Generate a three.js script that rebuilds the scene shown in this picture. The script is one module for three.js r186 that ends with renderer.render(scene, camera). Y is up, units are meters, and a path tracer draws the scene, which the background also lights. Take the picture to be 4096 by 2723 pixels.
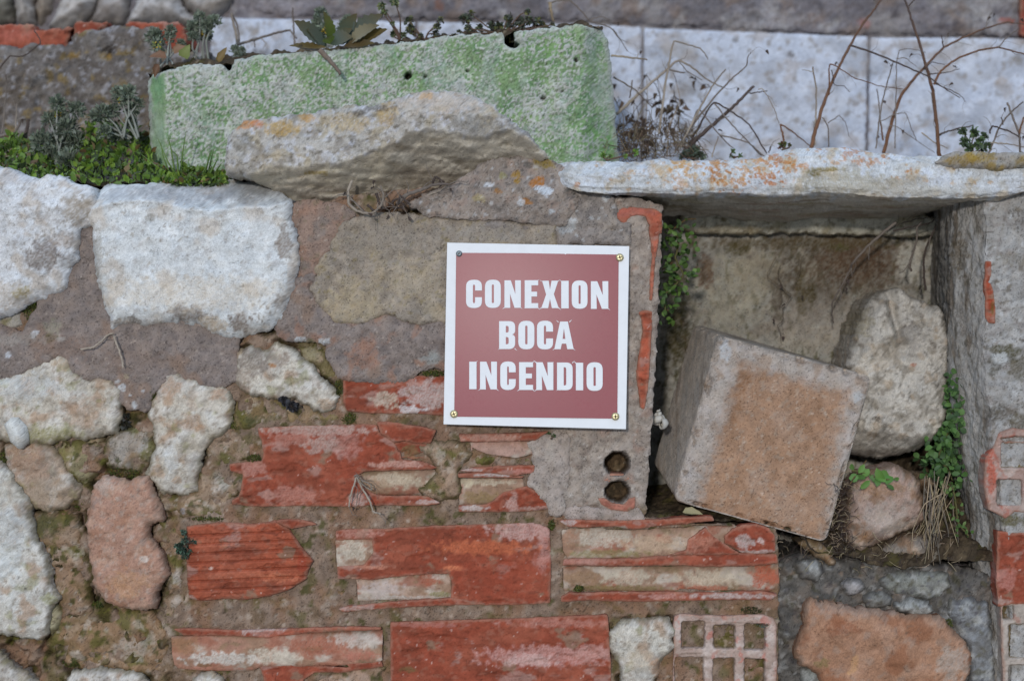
import * as THREE from 'three';
import { createNoise2D, createNoise3D } from 'simplex-noise';
import { mergeGeometries } from 'three/addons/utils/BufferGeometryUtils.js';

// ---------------------------------------------------------------- camera, sky, sun, exposure
const IMG_W = 4096, IMG_H = 2723, VIEW_W = 1.155, S = VIEW_W / IMG_W;      // metres per photograph pixel on the wall face
const D = 2.6, CY = 1.15;                                                 // camera distance and height
const scene = new THREE.Scene();
const camera = new THREE.PerspectiveCamera(2 * Math.atan((IMG_H * S) / 2 / D) * 180 / Math.PI, IMG_W / IMG_H, 0.05, 3000);
camera.position.set(0, CY, D);
camera.lookAt(0, CY, 0);
camera.focus = D - 0.01;
camera.userData.fStop = 4;

const skyTexture = (() => {            // an even, cool overcast evening sky
  const W = 64, H = 32, a = new Float32Array(W * H * 4);
  for (let j = 0; j < H; j++) for (let i = 0; i < W; i++) {
    const up = ((j + 0.5) / H - 0.5) * 2, t = Math.max(0, up), k = (j * W + i) * 4;
    const v = up < 0 ? 0.42 : 0.46 + 0.6 * t;
    a[k] = v * 0.80; a[k + 1] = v * 0.97; a[k + 2] = v * 1.24; a[k + 3] = 1;
  }
  const t = new THREE.DataTexture(a, W, H, THREE.RGBAFormat, THREE.FloatType);
  t.mapping = THREE.EquirectangularReflectionMapping; t.magFilter = THREE.LinearFilter; t.needsUpdate = true;
  return t;
})();
scene.background = skyTexture; scene.environment = skyTexture;
const sun = new THREE.DirectionalLight(new THREE.Color(1.0, 0.95, 0.90), 1.5);
sun.position.set(-1.0, CY + 1.0, 7.9); sun.target.position.set(0, CY, 0);
sun.castShadow = true; sun.shadow.radius = 5; sun.shadow.mapSize.set(2048, 2048);
Object.assign(sun.shadow.camera, { left: -2, right: 2, top: 2, bottom: -2, near: 0.1, far: 30 });
scene.add(sun, sun.target);
const renderer = new THREE.WebGLRenderer({ antialias: true });
renderer.toneMapping = THREE.LinearToneMapping; renderer.toneMappingExposure = 1.0;
renderer.shadowMap.enabled = true;

// ---------------------------------------------------------------- numbers
let rs = 12345;
const rnd = () => { rs = (rs + 0x6d2b79f5) | 0; let t = Math.imul(rs ^ (rs >>> 15), 1 | rs); t = (t + Math.imul(t ^ (t >>> 7), 61 | t)) ^ t; return ((t ^ (t >>> 14)) >>> 0) / 4294967296; };
const rr = (a, b) => a + (b - a) * rnd();
const n2 = createNoise2D(rnd), n3 = createNoise3D(rnd);
const clamp = (x, a = 0, b = 1) => Math.min(b, Math.max(a, x));
const ss = (a, b, x) => { const t = clamp((x - a) / (b - a)); return t * t * (3 - 2 * t); };
const lerp = (a, b, t) => a + (b - a) * t;
function fb(x, y, f, o = 3, s = 0) { let v = 0, a = 0.55, k = f; for (let i = 0; i < o; i++) { v += a * n2(x * k + s * 17.3 + i * 5.1, y * k - s * 9.7 + i * 3.3); a *= 0.5; k *= 2.03; } return v; }
function fb3(x, y, z, f, o = 3, s = 0) { let v = 0, a = 0.55, k = f; for (let i = 0; i < o; i++) { v += a * n3(x * k + s * 17.3, y * k - s * 9.7, z * k + i * 3.3); a *= 0.5; k *= 2.03; } return v; }
function cells(x, y, f, s = 0) {       // distance to the nearest and second nearest scattered point, and a random number of the cell
  const X = x * f, Y = y * f, ix = Math.floor(X), iy = Math.floor(Y); let a = 9, b = 9, id = 0;
  for (let j = -1; j <= 1; j++) for (let i = -1; i <= 1; i++) {
    const cx = ix + i, cy = iy + j, h = Math.sin(cx * 127.1 + cy * 311.7 + s * 74.7) * 43758.5453, g = Math.sin(cx * 269.5 + cy * 183.3 + s * 31.1) * 28001.83;
    const px = cx + (h - Math.floor(h)), py = cy + (g - Math.floor(g)), q = Math.hypot(px - X, py - Y);
    if (q < a) { b = a; a = q; const k = h * 3.7; id = k - Math.floor(k); } else if (q < b) b = q;
  }
  return [a, b, id];
}
const hexes = new Map();
const lin = (h) => { if (!hexes.has(h)) { const c = new THREE.Color(h); hexes.set(h, [c.r, c.g, c.b]); } return hexes.get(h); };
const mixIn = (c, d, t) => { c[0] += (d[0] - c[0]) * t; c[1] += (d[1] - c[1]) * t; c[2] += (d[2] - c[2]) * t; };

// photograph tiles (as I traced them) -> photograph pixels; 'P' is the whole picture at 2359 wide
const TILE = { A: [0, 0], B: [1350, 0], C: [2696, 0], D: [0, 900], E: [1350, 900], F: [2696, 900], G: [0, 1793], H: [1350, 1793], I: [2696, 1793] };
const K = 1400 / 2359;
function tr(text) {
  const out = []; let t = 'P', x = null;
  for (const w of text.trim().split(/\s+/)) {
    if (/[A-Z]/.test(w)) { t = w; continue; }
    if (x === null) { x = +w; continue; }
    const y = +w;
    out.push(t === 'P' ? [x * IMG_W / 2359, y * IMG_W / 2359] : [TILE[t][0] + x * K, TILE[t][1] + y * K]); x = null;
  }
  return out;
}
const at = (p, z = 0) => new THREE.Vector3((p[0] - IMG_W / 2) * S * (D - z) / D, CY + (IMG_H / 2 - p[1]) * S * (D - z) / D, z);
const one = (text, z = 0) => at(tr(text)[0], z);
const toPx = (x, y, z) => [IMG_W / 2 + x / S * D / (D - z), IMG_H / 2 - (y - CY) / S * D / (D - z)];

// ---------------------------------------------------------------- surface grain (tileable, 0.3 m across)
function periodic(P, s) {              // periodic value noise, period P cells
  const g = new Float32Array(P * P); let q = s * 7919 + 13;
  for (let i = 0; i < P * P; i++) { q = (Math.imul(q, 1664525) + 1013904223) | 0; g[i] = (q >>> 8) / 16777216; }
  return (u, v) => { const x = u * P, y = v * P, i = Math.floor(x), j = Math.floor(y), a = x - i, b = y - j, sa = a * a * (3 - 2 * a), sb = b * b * (3 - 2 * b), i0 = ((i % P) + P) % P, i1 = (i0 + 1) % P, j0 = ((j % P) + P) % P, j1 = (j0 + 1) % P;
    return lerp(lerp(g[j0 * P + i0], g[j0 * P + i1], sa), lerp(g[j1 * P + i0], g[j1 * P + i1], sa), sb); };
}
const TEX_M = 0.3;
function grain(fn, n = 1024) {
  const c = new Uint8Array(n * n * 4), h = new Uint8Array(n * n * 4);
  for (let j = 0; j < n; j++) for (let i = 0; i < n; i++) {
    const [col, ht] = fn(i / n, j / n), k = (j * n + i) * 4;
    c[k] = clamp(col[0]) * 255; c[k + 1] = clamp(col[1]) * 255; c[k + 2] = clamp(col[2]) * 255; c[k + 3] = 255;
    h[k] = h[k + 1] = h[k + 2] = clamp(ht) * 255; h[k + 3] = 255;
  }
  return [c, h].map((d) => { const t = new THREE.DataTexture(d, n, n, THREE.RGBAFormat); t.wrapS = t.wrapT = THREE.RepeatWrapping; t.magFilter = THREE.LinearFilter; t.minFilter = THREE.LinearMipmapLinearFilter; t.needsUpdate = true; return t; });
}
const oct = (...ps) => { const f = ps.map(([P, s]) => periodic(P, s)); return (u, v) => { let r = 0, a = 0.5, t = 0; for (const q of f) { r += a * q(u, v); t += a; a *= 0.62; } return r / t; }; };
const gritN = oct([30, 1], [75, 2], [160, 3], [330, 4]), gritS = periodic(300, 5), gritL = periodic(190, 6), gritT = periodic(55, 7);
const grit = grain((u, v) => {
  const f = gritN(u, v), s = gritS(u, v), l = gritL(u, v), w = gritT(u, v) - 0.5;
  let k = 0.62 + 0.5 * f; k -= 0.36 * ss(0.7, 0.92, s); k += 0.26 * ss(0.74, 0.92, l);
  return [[k * (1 + 0.05 * w), k, k * (1 - 0.06 * w)], 0.25 + 0.5 * f + 0.3 * ss(0.7, 0.9, l) - 0.25 * ss(0.75, 0.95, s)];
});
const limeN = oct([14, 11], [40, 12], [100, 13], [240, 14]), limeP = periodic(120, 15), limeQ = periodic(34, 16), limeF = periodic(340, 18);
const lime = grain((u, v) => {
  const f = limeN(u, v), p = limeP(u, v), crack = 1 - ss(0.0, 0.035, Math.abs(limeQ(u, v) - 0.5)), m = ss(0.45, 0.7, limeN(u + 0.37, v + 0.11));
  let k = 0.7 + 0.32 * f + 0.08 * (limeF(u, v) - 0.5); k += 0.22 * (limeF(u, v) - 0.5); k -= 0.16 * ss(0.8, 0.94, p); k -= 0.14 * crack * m;
  const w = limeQ(u + 0.2, v) - 0.5;
  return [[k * (1 + 0.03 * w), k, k * (1 - 0.04 * w)], 0.2 + 0.7 * f - 0.35 * ss(0.8, 0.95, p) - 0.1 * crack * m];
});
const clayA = periodic(20, 21), clayB = oct([60, 22], [150, 23], [320, 24]), clayC = periodic(230, 25), clayD = periodic(150, 26);
const clay = grain((u, v) => {
  const st = 0.5 * (clayB(u * 0.16 + 0.02, v) - 0.5), f = clayB(u, v), sp = ss(0.88, 0.97, clayC(u, v)), pit = ss(0.86, 0.96, clayD(u, v));
  let k = 0.66 + 0.4 * f + 0.26 * st - 0.22 * pit, w = 0.18 * sp;
  return [[k + w * 0.6, k + w, k + w], 0.35 + 0.45 * f + 0.5 * st - 0.3 * pit];
});
const GRAIN = { grit, lime, clay }, MEAN = { grit: 0.86, lime: 0.84, clay: 0.84 };
const mats = new Map();
function surf(kind, bump = 0.0005, rough = 0.92, spec = 0.35) {
  const key = kind + bump + rough;
  if (!mats.has(key)) mats.set(key, new THREE.MeshPhysicalMaterial({ name: kind, map: GRAIN[kind][0], bumpMap: GRAIN[kind][1], bumpScale: bump, roughness: rough, specularIntensity: spec, vertexColors: true, side: THREE.DoubleSide }));
  return mats.get(key);
}
const leafMat = new THREE.MeshPhysicalMaterial({ name: 'leaf', vertexColors: true, roughness: 0.6, side: THREE.DoubleSide, transmission: 0.25, thickness: 0 });
const dryMat = new THREE.MeshStandardMaterial({ name: 'dry stem', vertexColors: true, roughness: 0.9, side: THREE.DoubleSide });

// ---------------------------------------------------------------- things and parts
const baseOf = new Map(), taken = new Map();
function numbered(n) { const k = taken.get(n) || 0; taken.set(n, k + 1); return k ? `${n}_${String(k).padStart(3, '0')}` : n; }
function thing(name, label, category, base = new THREE.Vector3(), group) {
  const o = new THREE.Group(); o.name = numbered(name); o.position.copy(base); o.userData = { label, category };
  if (group) o.userData.group = group;
  baseOf.set(o, base); scene.add(o); return o;
}
function part(parent, name, geo, mat, extra) {
  const b = baseOf.get(parent); geo.translate(-b.x, -b.y, -b.z);
  const m = new THREE.Mesh(geo, mat); m.name = name; m.castShadow = m.receiveShadow = true; if (extra) Object.assign(m.userData, extra);
  baseOf.set(m, b); parent.add(m); return m;
}
function lone(name, geo, mat, label, category, base, group) {      // a thing that is one mesh
  geo.translate(-base.x, -base.y, -base.z);
  const m = new THREE.Mesh(geo, mat); m.name = numbered(name); m.position.copy(base); m.castShadow = m.receiveShadow = true;
  m.userData = { label, category }; if (group) m.userData.group = group; scene.add(m); return m;
}
function setting(name, geo, mat, kind = 'structure', label, category) {
  const m = new THREE.Mesh(geo, mat); m.name = name; m.castShadow = m.receiveShadow = true; m.userData.kind = kind;
  if (label) m.userData.label = label; if (category) m.userData.category = category; scene.add(m); return m;
}
class Build {                          // collects triangles with colours
  constructor() { this.p = []; this.c = []; this.u = []; this.i = []; }
  v(x, y, z, c) { this.p.push(x, y, z); this.c.push(c[0], c[1], c[2]); this.u.push((x + z * 0.7) / TEX_M, (y + z * 0.7) / TEX_M); return this.p.length / 3 - 1; }
  t(a, b, c) { this.i.push(a, b, c); }
  q(a, b, c, d) { this.i.push(a, b, c, a, c, d); }
  get empty() { return !this.i.length; }
  geo() {
    const g = new THREE.BufferGeometry();
    g.setAttribute('position', new THREE.BufferAttribute(new Float32Array(this.p), 3)); g.setAttribute('color', new THREE.BufferAttribute(new Float32Array(this.c), 3));
    g.setAttribute('uv', new THREE.BufferAttribute(new Float32Array(this.u), 2)); g.setIndex(this.i); g.computeVertexNormals(); return g;
  }
}

// paint: c base colour; b blotches [hex, per metre, lo, hi, amount, octaves]; s spots [place, rx, ry, hex, softness, amount] in photograph pixels; e edge dirt [hex, metres, amount]; k specks [hex, per metre, size, share]
let paintSeed = 0;
function paint(o, mean = 0.85) {
  const seed = o.seed ?? ++paintSeed * 1.37, base = lin(o.c);
  const spots = (o.s || []).map(([w, rx, ry, h, soft = 0.25, amt = 1, ang = 0, dot = 0]) => { const p = tr(w)[0]; return [p[0], p[1], rx * K, ry * K, lin(h), soft, amt, Math.cos(ang), Math.sin(ang), dot]; });
  return (x, y, d, px, py, z = 0) => {
    const c = base.slice(), yy = y + z * 0.8, xx = x + z * 0.55;
    const v = 1 + (o.v ?? 0.1) * fb(xx, yy, 45, 3, seed); c[0] *= v; c[1] *= v; c[2] *= v; const fine = 1 + 0.16 * fb(xx, yy, 230, 3, seed + 3); c[0] *= fine; c[1] *= fine; c[2] *= fine;
    let q = 0;
    for (const [h, f, lo, hi, amt = 1, oc = 4, st = 1] of o.b || []) { q++; mixIn(c, lin(h), amt * ss(lo, hi, fb(xx / st, yy, f, oc, seed + q * 2.1))); }
    for (const [h, f, size, share] of o.k || []) { q++; const [a, , id] = cells(xx, yy, f, seed + q); if (id < share) { const sz = size * (0.45 + 0.75 * id / share); mixIn(c, lin(h), 0.62 * (1 - ss(sz * 0.7, sz, a + 0.16 * n2(xx * f * 2.2, yy * f * 2.2)))); } }
    for (const [h, f, w, amt] of o.l || []) { q++; mixIn(c, lin(h), amt * (1 - ss(w * 0.4, w, Math.abs(fb(xx, yy, f, 4, seed + q * 3)))) * ss(-0.05, 0.2, fb(xx, yy, f * 0.8, 2, seed + q * 5))); }
    if (o.e) { const w = 0.5 + 0.9 * fb(xx, yy, 70, 3, seed + 5); mixIn(c, lin(o.e[0]), o.e[2] * (1 - ss(o.e[1] * 0.3 * w, o.e[1] * (0.4 + w), d))); }
    for (const [sx, sy, rx, ry, h, soft, amt, ca, sa, dot] of spots) {
      const ux = px - sx, uy = py - sy, ax = (ux * ca + uy * sa) / rx, ay = (-ux * sa + uy * ca) / ry, r = ax * ax + ay * ay;
      if (r > 5) continue;
      const g = Math.sqrt(r) + 0.75 * fb(x, y, 75, 6, sx * 0.01), sf = soft * 0.55; let m = amt * (1 - ss(1 - sf, 1 + sf, g)); if (dot && m > 0) { const [a, , id] = cells(x, y, dot, 7); m *= 1 - ss(0.26, 0.44, a + 0.25 * id - 0.1 + 0.3 * fb(x, y, 220, 2, 5) - 0.2 * ss(0.9, 0.3, Math.sqrt(r))); } if (m > 0) mixIn(c, h, m * (0.55 + 0.45 * ss(-0.3, 0.25, fb(x, y, 330, 2, 12))));
    }
    c[0] /= mean; c[1] /= mean; c[2] /= mean; return c;
  };
}
function polySd(P) {                   // signed distance, positive inside
  const n = P.length, X = P.map((p) => p[0]), Y = P.map((p) => p[1]);
  return (x, y) => {
    let best = 1e9, inside = false;
    for (let i = 0, j = n - 1; i < n; j = i++) {
      const ex = X[j] - X[i], ey = Y[j] - Y[i], wx = x - X[i], wy = y - Y[i], t = clamp((wx * ex + wy * ey) / (ex * ex + ey * ey || 1e-12)), bx = wx - ex * t, by = wy - ey * t, q = bx * bx + by * by;
      if (q < best) best = q;
      if ((Y[i] > y) !== (Y[j] > y) && x < (X[j] - X[i]) * (y - Y[i]) / (Y[j] - Y[i]) + X[i]) inside = !inside;
    }
    return inside ? Math.sqrt(best) : -Math.sqrt(best);
  };
}
const lineAt = (L) => (x) => { if (x <= L[0][0]) return L[0][1]; for (let i = 1; i < L.length; i++) if (x <= L[i][0]) return lerp(L[i - 1][1], L[i][1], (x - L[i - 1][0]) / (L[i][0] - L[i - 1][0] || 1)); return L[L.length - 1][1]; };
const circle = (text, n = 30) => { const [p] = tr(text), [rx, ry] = text.split(' ').slice(3).map(Number); return Array.from({ length: n }, (_, i) => [p[0] + rx * K * Math.cos(i / n * 6.2832), p[1] + ry * K * Math.sin(i / n * 6.2832)]); };

// A piece of stone, brick or mortar: an outline from tracing, an uneven front in relief, sides that run back into the wall.
function relief(outline, o) {
  const z0 = o.z ?? 0, cell = o.cell ?? 0.0018, rough = o.rough ?? 0.002, sd0 = (() => { const src = typeof outline === 'string' ? tr(outline) : outline; const w = src.map((p) => { const q = at(p, z0); return [q.x, q.y]; }); o.box = w; return polySd(w); })();
  const sseed = o.seed ?? ++paintSeed;
  const pits = (o.pits || []).map((p) => { const src = typeof p[0] === 'string' ? tr(p[0]) : p[0]; return [polySd(src.map((q) => { const w = at(q, z0); return [w.x, w.y]; })), p[1], p[2]]; });
  const grow = o.grow ?? 0, sd = (x, y) => grow + sd0(x + rough * fb(x, y, 48, 4, sseed) + rough * 0.22 * n2(x * 260, y * 260), y + rough * fb(x, y, 48, 4, sseed + 3) + rough * 0.22 * n2(x * 260 + 7, y * 260));
  let x0 = 1e9, y0 = 1e9, x1 = -1e9, y1 = -1e9;
  for (const [x, y] of o.box) { x0 = Math.min(x0, x); x1 = Math.max(x1, x); y0 = Math.min(y0, y); y1 = Math.max(y1, y); }
  x0 -= cell * 3; y0 -= cell * 3; x1 += cell * 3; y1 += cell * 3;
  const nx = Math.ceil((x1 - x0) / cell) + 1, ny = Math.ceil((y1 - y0) / cell) + 1;
  const d = new Float32Array(nx * ny), id = new Int32Array(nx * ny).fill(-1);
  for (let j = 0; j < ny; j++) for (let i = 0; i < nx; i++) d[j * nx + i] = sd(x0 + i * cell, y0 + j * cell);
  const B = new Build(), amp = o.amp ?? [[0.003, 22, 2], [0.0012, 75, 2], [0.0005, 260, 2]], r = o.r ?? 0.008, e = o.e ?? 0.007, col = o.col;
  const height = (x, y, q, px, py) => {
    const t = 1 - clamp(q / r); let z = z0 - e + e * Math.sqrt(1 - t * t);
    for (const [a, f, oc, ridge] of amp) z += oc === 'facet' ? a * (0.45 - cells(x + 0.35 / f * n2(x * f * 1.3, y * f * 1.3 + 5), y + 0.35 / f * n2(x * f * 1.3 + 9, y * f * 1.3), f, sseed)[0]) : ridge ? a * (1 - 2 * Math.abs(fb(x, y, f, oc, sseed + f))) : a * fb(x, y, f, oc, sseed + f);
    if (o.dome) z += o.dome * (1 - Math.exp(-q / (o.domeR ?? 0.03)));
    if (o.feat) z += o.feat(x, y, q, px, py);
    return z;
  };
  const edge = [];
  const vert = (i, j) => {
    const k = j * nx + i; if (id[k] >= 0) return id[k];
    let x = x0 + i * cell, y = y0 + j * cell, q = d[k];
    if (q < 0) {
      for (let s = 0; s < 2; s++) { const h = 0.0004, gx = (sd(x + h, y) - sd(x - h, y)) / (2 * h), gy = (sd(x, y + h) - sd(x, y - h)) / (2 * h), g2 = Math.max(0.3, gx * gx + gy * gy), f = sd(x, y); x -= clamp(gx * f / g2, -cell, cell); y -= clamp(gy * f / g2, -cell, cell); }
      q = 0;
    }
    const [px, py] = toPx(x, y, z0); let z = height(x, y, q, px, py), c = null;
    for (const [ps, dep, pc] of pits) { const g = ps(x + 0.0012 * fb(x, y, 90, 2, 4), y + 0.0012 * fb(x, y, 90, 2, 9)); if (g > -0.001) { const t = ss(-0.0006, 0.0018, g); z -= dep * t; if (pc && g > 0.0002) { c = col(x, y, q, px, py); mixIn(c, pc(x, y, g, px, py), ss(0, 0.0012, g)); } } }
    c ||= col(x, y, q, px, py, 0, z - z0);
    return (id[k] = B.v(x, y, z, c));
  };
  const eh = new Map();
  const seen = (a, b) => { const k = a < b ? a * 4194304 + b : b * 4194304 + a; if (eh.has(k)) eh.delete(k); else eh.set(k, [a, b]); };
  for (let j = 0; j < ny - 1; j++) for (let i = 0; i < nx - 1; i++) {
    const k = j * nx + i, cnt = (d[k] > 0) + (d[k + 1] > 0) + (d[k + nx] > 0) + (d[k + nx + 1] > 0);
    if (cnt < 2) continue;
    const a = vert(i, j), b = vert(i + 1, j), c = vert(i + 1, j + 1), g = vert(i, j + 1);
    B.q(a, b, c, g);
    if (cnt < 4) { seen(a, b); seen(b, c); seen(c, g); seen(g, a); }
    else { if (d[k - nx] <= 0 || d[k - nx + 1] <= 0) seen(a, b); if (d[k + 2] <= 0 || d[k + nx + 2] <= 0) seen(b, c); if (d[k + 2 * nx] <= 0 || d[k + 2 * nx + 1] <= 0) seen(c, g); if (d[k - 1] <= 0 || d[k + nx - 1] <= 0) seen(g, a); }
  }
  const dep = o.dep ?? 0.03, rows = dep > 0.06 ? 16 : 3, ring = new Map();
  const side = (v) => {
    if (ring.has(v)) return ring.get(v);
    const x = B.p[v * 3], y = B.p[v * 3 + 1], z = B.p[v * 3 + 2], c = [B.c[v * 3], B.c[v * 3 + 1], B.c[v * 3 + 2]], list = [];
    for (let k = 0; k <= rows; k++) { const zz = z - dep * k / rows, w = k ? (o.sideAmp ?? (dep > 0.06 ? 0.003 : 0.0015)) : 0, [qx, qy] = toPx(x, y, z0); list.push(B.v(x + w * fb3(x, y, zz, 45, 3, 2) , y + w * fb3(x, y, zz, 45, 3, 5), zz, k ? col(x, y, 0.02, qx, qy, zz - z0) : c)); }
    ring.set(v, list); return list;
  };
  for (const [a, b] of eh.values()) { const A = side(a), C = side(b); for (let k = 0; k < rows; k++) B.q(A[k + 1], C[k + 1], C[k], A[k]); }
  return B.geo();
}
// A swept or bent sheet: f(u, v) -> [x, y, z], roughened along its normal.
function sheet(f, nu, nv, col, amp = [], close) {
  const B = new Build(), P = [];
  for (let j = 0; j <= nv; j++) for (let i = 0; i <= nu; i++) P.push(new THREE.Vector3(...f(i / nu, j / nv)));
  const g = (i, j) => P[clamp(j, 0, nv) * (nu + 1) + clamp(i, 0, nu)], a = new THREE.Vector3(), b = new THREE.Vector3();
  for (let j = 0; j <= nv; j++) for (let i = 0; i <= nu; i++) {
    const p = g(i, j); a.subVectors(g(i + 1, j), g(i - 1, j)); b.subVectors(g(i, j + 1), g(i, j - 1)); a.cross(b).normalize();
    let h = 0; for (const [m, fr, oc, sx = 1, sy = 1] of amp) h += m * fb3(p.x * sx, p.y * sy, p.z, fr, oc, fr);
    const q = p.clone().addScaledVector(a, h), [px, py] = toPx(q.x, q.y, q.z);
    B.v(q.x, q.y, q.z, col(q.x, q.y, 0.05, px, py, q.z, i / nu, j / nv));
  }
  for (let j = 0; j < nv; j++) for (let i = 0; i < nu; i++) { const k = j * (nu + 1) + i; B.q(k, k + 1, k + nu + 2, k + nu + 1); }
  return B.geo();
}
// ---------------------------------------------------------------- the stone and brick wall with its niche
const wall = thing('stone_wall', 'rough wall of white limestone, mortar and broken red hollow bricks behind the red sign', 'wall', new THREE.Vector3(0, 0, 0));
const GRIT = surf('grit', 0.0013), LIME = surf('lime', 0.0011), CLAY = surf('clay', 0.001, 0.92);
const gapMoss = [['#5d5a2e', 30, 0.12, 0.42, 0.75, 4], ['#3e3d20', 42, 0.3, 0.55, 0.75, 4]];

// the bed of mortar that everything sits in
const tanBits = paint({ l: [['#4a3d30', 14, 0.016, 0.8]], c: '#867364', v: 0.2, b: [['#9d8979', 26, 0.05, 0.4, 0.6], ['#6e5a42', 18, 0.1, 0.45, 0.6], ['#655d3a', 20, 0.16, 0.42, 0.7], ['#4a4b22', 34, 0.3, 0.5, 0.8], ['#8f6d55', 12, 0.05, 0.4, 0.6], ['#b0a498', 30, 0.3, 0.6, 0.5]], k: [['#b5a596', 130, 0.3, 0.25], ['#5b4d42', 150, 0.25, 0.2]] }, MEAN.grit);
const pierBits = paint({ l: [['#5f5851', 9, 0.01, 0.8]], c: '#a1968c', v: 0.15, b: [['#8d8178', 30, 0, 0.4, 0.7], ['#b5aba1', 40, 0.15, 0.45, 0.6], ['#7c6f66', 60, 0.3, 0.5, 0.5], ['#a88573', 22, 0.3, 0.5, 0.4]], k: [['#6d6660', 140, 0.22, 0.25], ['#c4bdb4', 150, 0.22, 0.2]] }, MEAN.grit);
const mossDark = paint({ c: '#4b4426', v: 0.3, b: [['#2f2c1a', 40, 0, 0.4, 0.8], ['#6b6a30', 60, 0.2, 0.5, 0.7], ['#7a664d', 30, 0.25, 0.5, 0.7]] }, MEAN.grit);
const holeDark = paint({ c: '#5a4a38', v: 0.3, b: [['#3a3226', 50, 0, 0.4, 0.8], ['#7a6850', 70, 0.2, 0.5, 0.7]], k: [['#a89a86', 190, 0.25, 0.15]] }, MEAN.grit);
const pierMask = (px, py) => ss(2130, 2250, px + 60 * fb(px, py, 0.006, 3, 3)) * (1 - ss(2010, 2075, py + 40 * fb(px, py, 0.008, 3, 8)));
const gapMask = (px, py) => (1 - ss(560, 760, px + 90 * fb(px, py, 0.005, 3, 5))) * ss(1420, 1500, py);
const coreFeet = [], feet = [], mark = (box) => { const xs = box.map((p) => p[0]), ys = box.map((p) => p[1]); feet.push([Math.min(...xs) - 0.01, Math.max(...xs) + 0.01, Math.min(...ys) - 0.01, Math.max(...ys) + 0.01, polySd(box)]); };
const stone = (outline, o, mat = LIME, name = 'stone') => { const q = { ...o }, m = part(wall, name, relief(outline, q), mat); mark(q.box); return m; };
const LIMEM = MEAN.lime;
// --- top course
stone('A -90 1120 120 1185 250 1215 330 1190 400 1200 480 1245 560 1265 605 1280 612 1400 600 1500 D 520 0 505 60 490 230 430 310 415 400 390 440 270 480 180 520 0 615 -90 630', {
  grow: 0.003, z: 0.02, r: 0.018, e: 0.015, dep: 0.28, dome: 0.006, rough: 0.003, amp: [[0.005, 14, 2], [0.0035, 34, 'facet'], [0.0016, 90, 'facet'], [0.0014, 60, 3], [0.0007, 180, 3]],
  col: paint({ l: [['#8d857a', 12, 0.016, 0.7], ['#a39a8f', 26, 0.02, 0.5]], c: '#ccced0', v: 0.12, b: [['#b8ada0', 20, 0.05, 0.4, 0.7], ['#a09a95', 60, 0.22, 0.5, 0.6], ['#d9dde1', 28, 0.1, 0.4, 0.7]], k: [['#8d857c', 200, 0.25, 0.22]], s: [['A 520 1410 ', 95, 90, '#958a7b', 0.35, 0.85], ['D 300 200', 110, 110, '#857d78', 0.3, 0.95], ['D 420 110', 70, 60, '#a99c90', 0.4, 0.7], ['D 40 470', 170, 90, '#b3a89a', 0.4, 0.7], ['D 140 450', 50, 40, '#8d7f4f', 0.4, 0.7], ['A 60 1190', 140, 50, '#bfc0c4', 0.4, 0.6]] }, LIMEM) });
const bevel = lineAt(tr('A 600 1425 700 1385 850 1345 1000 1345 1150 1385 1300 1412 1450 1418 1600 1400 1750 1405 1900 1370'));
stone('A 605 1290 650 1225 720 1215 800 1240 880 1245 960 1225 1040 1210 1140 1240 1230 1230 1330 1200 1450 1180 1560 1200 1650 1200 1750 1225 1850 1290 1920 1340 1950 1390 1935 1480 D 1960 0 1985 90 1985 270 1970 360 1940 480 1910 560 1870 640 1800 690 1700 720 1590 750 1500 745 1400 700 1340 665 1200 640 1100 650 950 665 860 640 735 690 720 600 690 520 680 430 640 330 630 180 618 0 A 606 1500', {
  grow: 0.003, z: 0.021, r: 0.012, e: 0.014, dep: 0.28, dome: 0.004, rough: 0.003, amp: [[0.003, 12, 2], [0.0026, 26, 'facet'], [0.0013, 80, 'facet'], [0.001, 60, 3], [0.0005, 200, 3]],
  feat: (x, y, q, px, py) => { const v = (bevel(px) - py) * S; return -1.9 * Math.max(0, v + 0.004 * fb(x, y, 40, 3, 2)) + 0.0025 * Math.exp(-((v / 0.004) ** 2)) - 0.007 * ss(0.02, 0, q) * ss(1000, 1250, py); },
  col: paint({ l: [['#8a8177', 9, 0.012, 0.75], ['#a59d94', 22, 0.018, 0.55]], c: '#ced2d3', v: 0.1, b: [['#c3b7a8', 13, 0.12, 0.5, 0.65], ['#dfe2e2', 35, 0.1, 0.45, 0.7], ['#aeaba8', 48, 0.28, 0.52, 0.55]], k: [['#a09688', 120, 0.22, 0.12]], s: [['A 900 1290', 260, 60, '#a4a5a7', 0.5, 0.8], ['A 1250 1290', 300, 75, '#a4a5a7', 0.5, 0.8], ['A 1600 1290', 260, 75, '#a4a5a7', 0.5, 0.8], ['A 1350 1275', 60, 30, '#a39a92', 0.5, 0.6], ['D 1260 600', 130, 55, '#827870', 0.25, 0.95], ['D 1610 660', 75, 60, '#857b73', 0.25, 0.95], ['D 1910 130', 50, 110, '#8b8077', 0.3, 0.9], ['D 880 660', 50, 45, '#7f766e', 0.3, 0.9], ['D 800 665', 90, 30, '#a3978a', 0.3, 0.8], ['D 1300 460', 620, 110, '#cfc2ae', 0.7, 0.5], ['D 1440 660', 90, 60, '#b6a690', 0.3, 0.8], ['D 660 200', 30, 150, '#8d8577', 0.3, 0.6], ['A 1010 1470', 30, 28, '#8d877c', 0.3, 0.8], ['D 1890 520', 45, 50, '#918880', 0.3, 0.8], ['D 1960 370', 30, 140, '#b7aea4', 0.3, 0.7]] }, LIMEM) });  // weathered grey spots along the bevel also put shading into its colour

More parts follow.
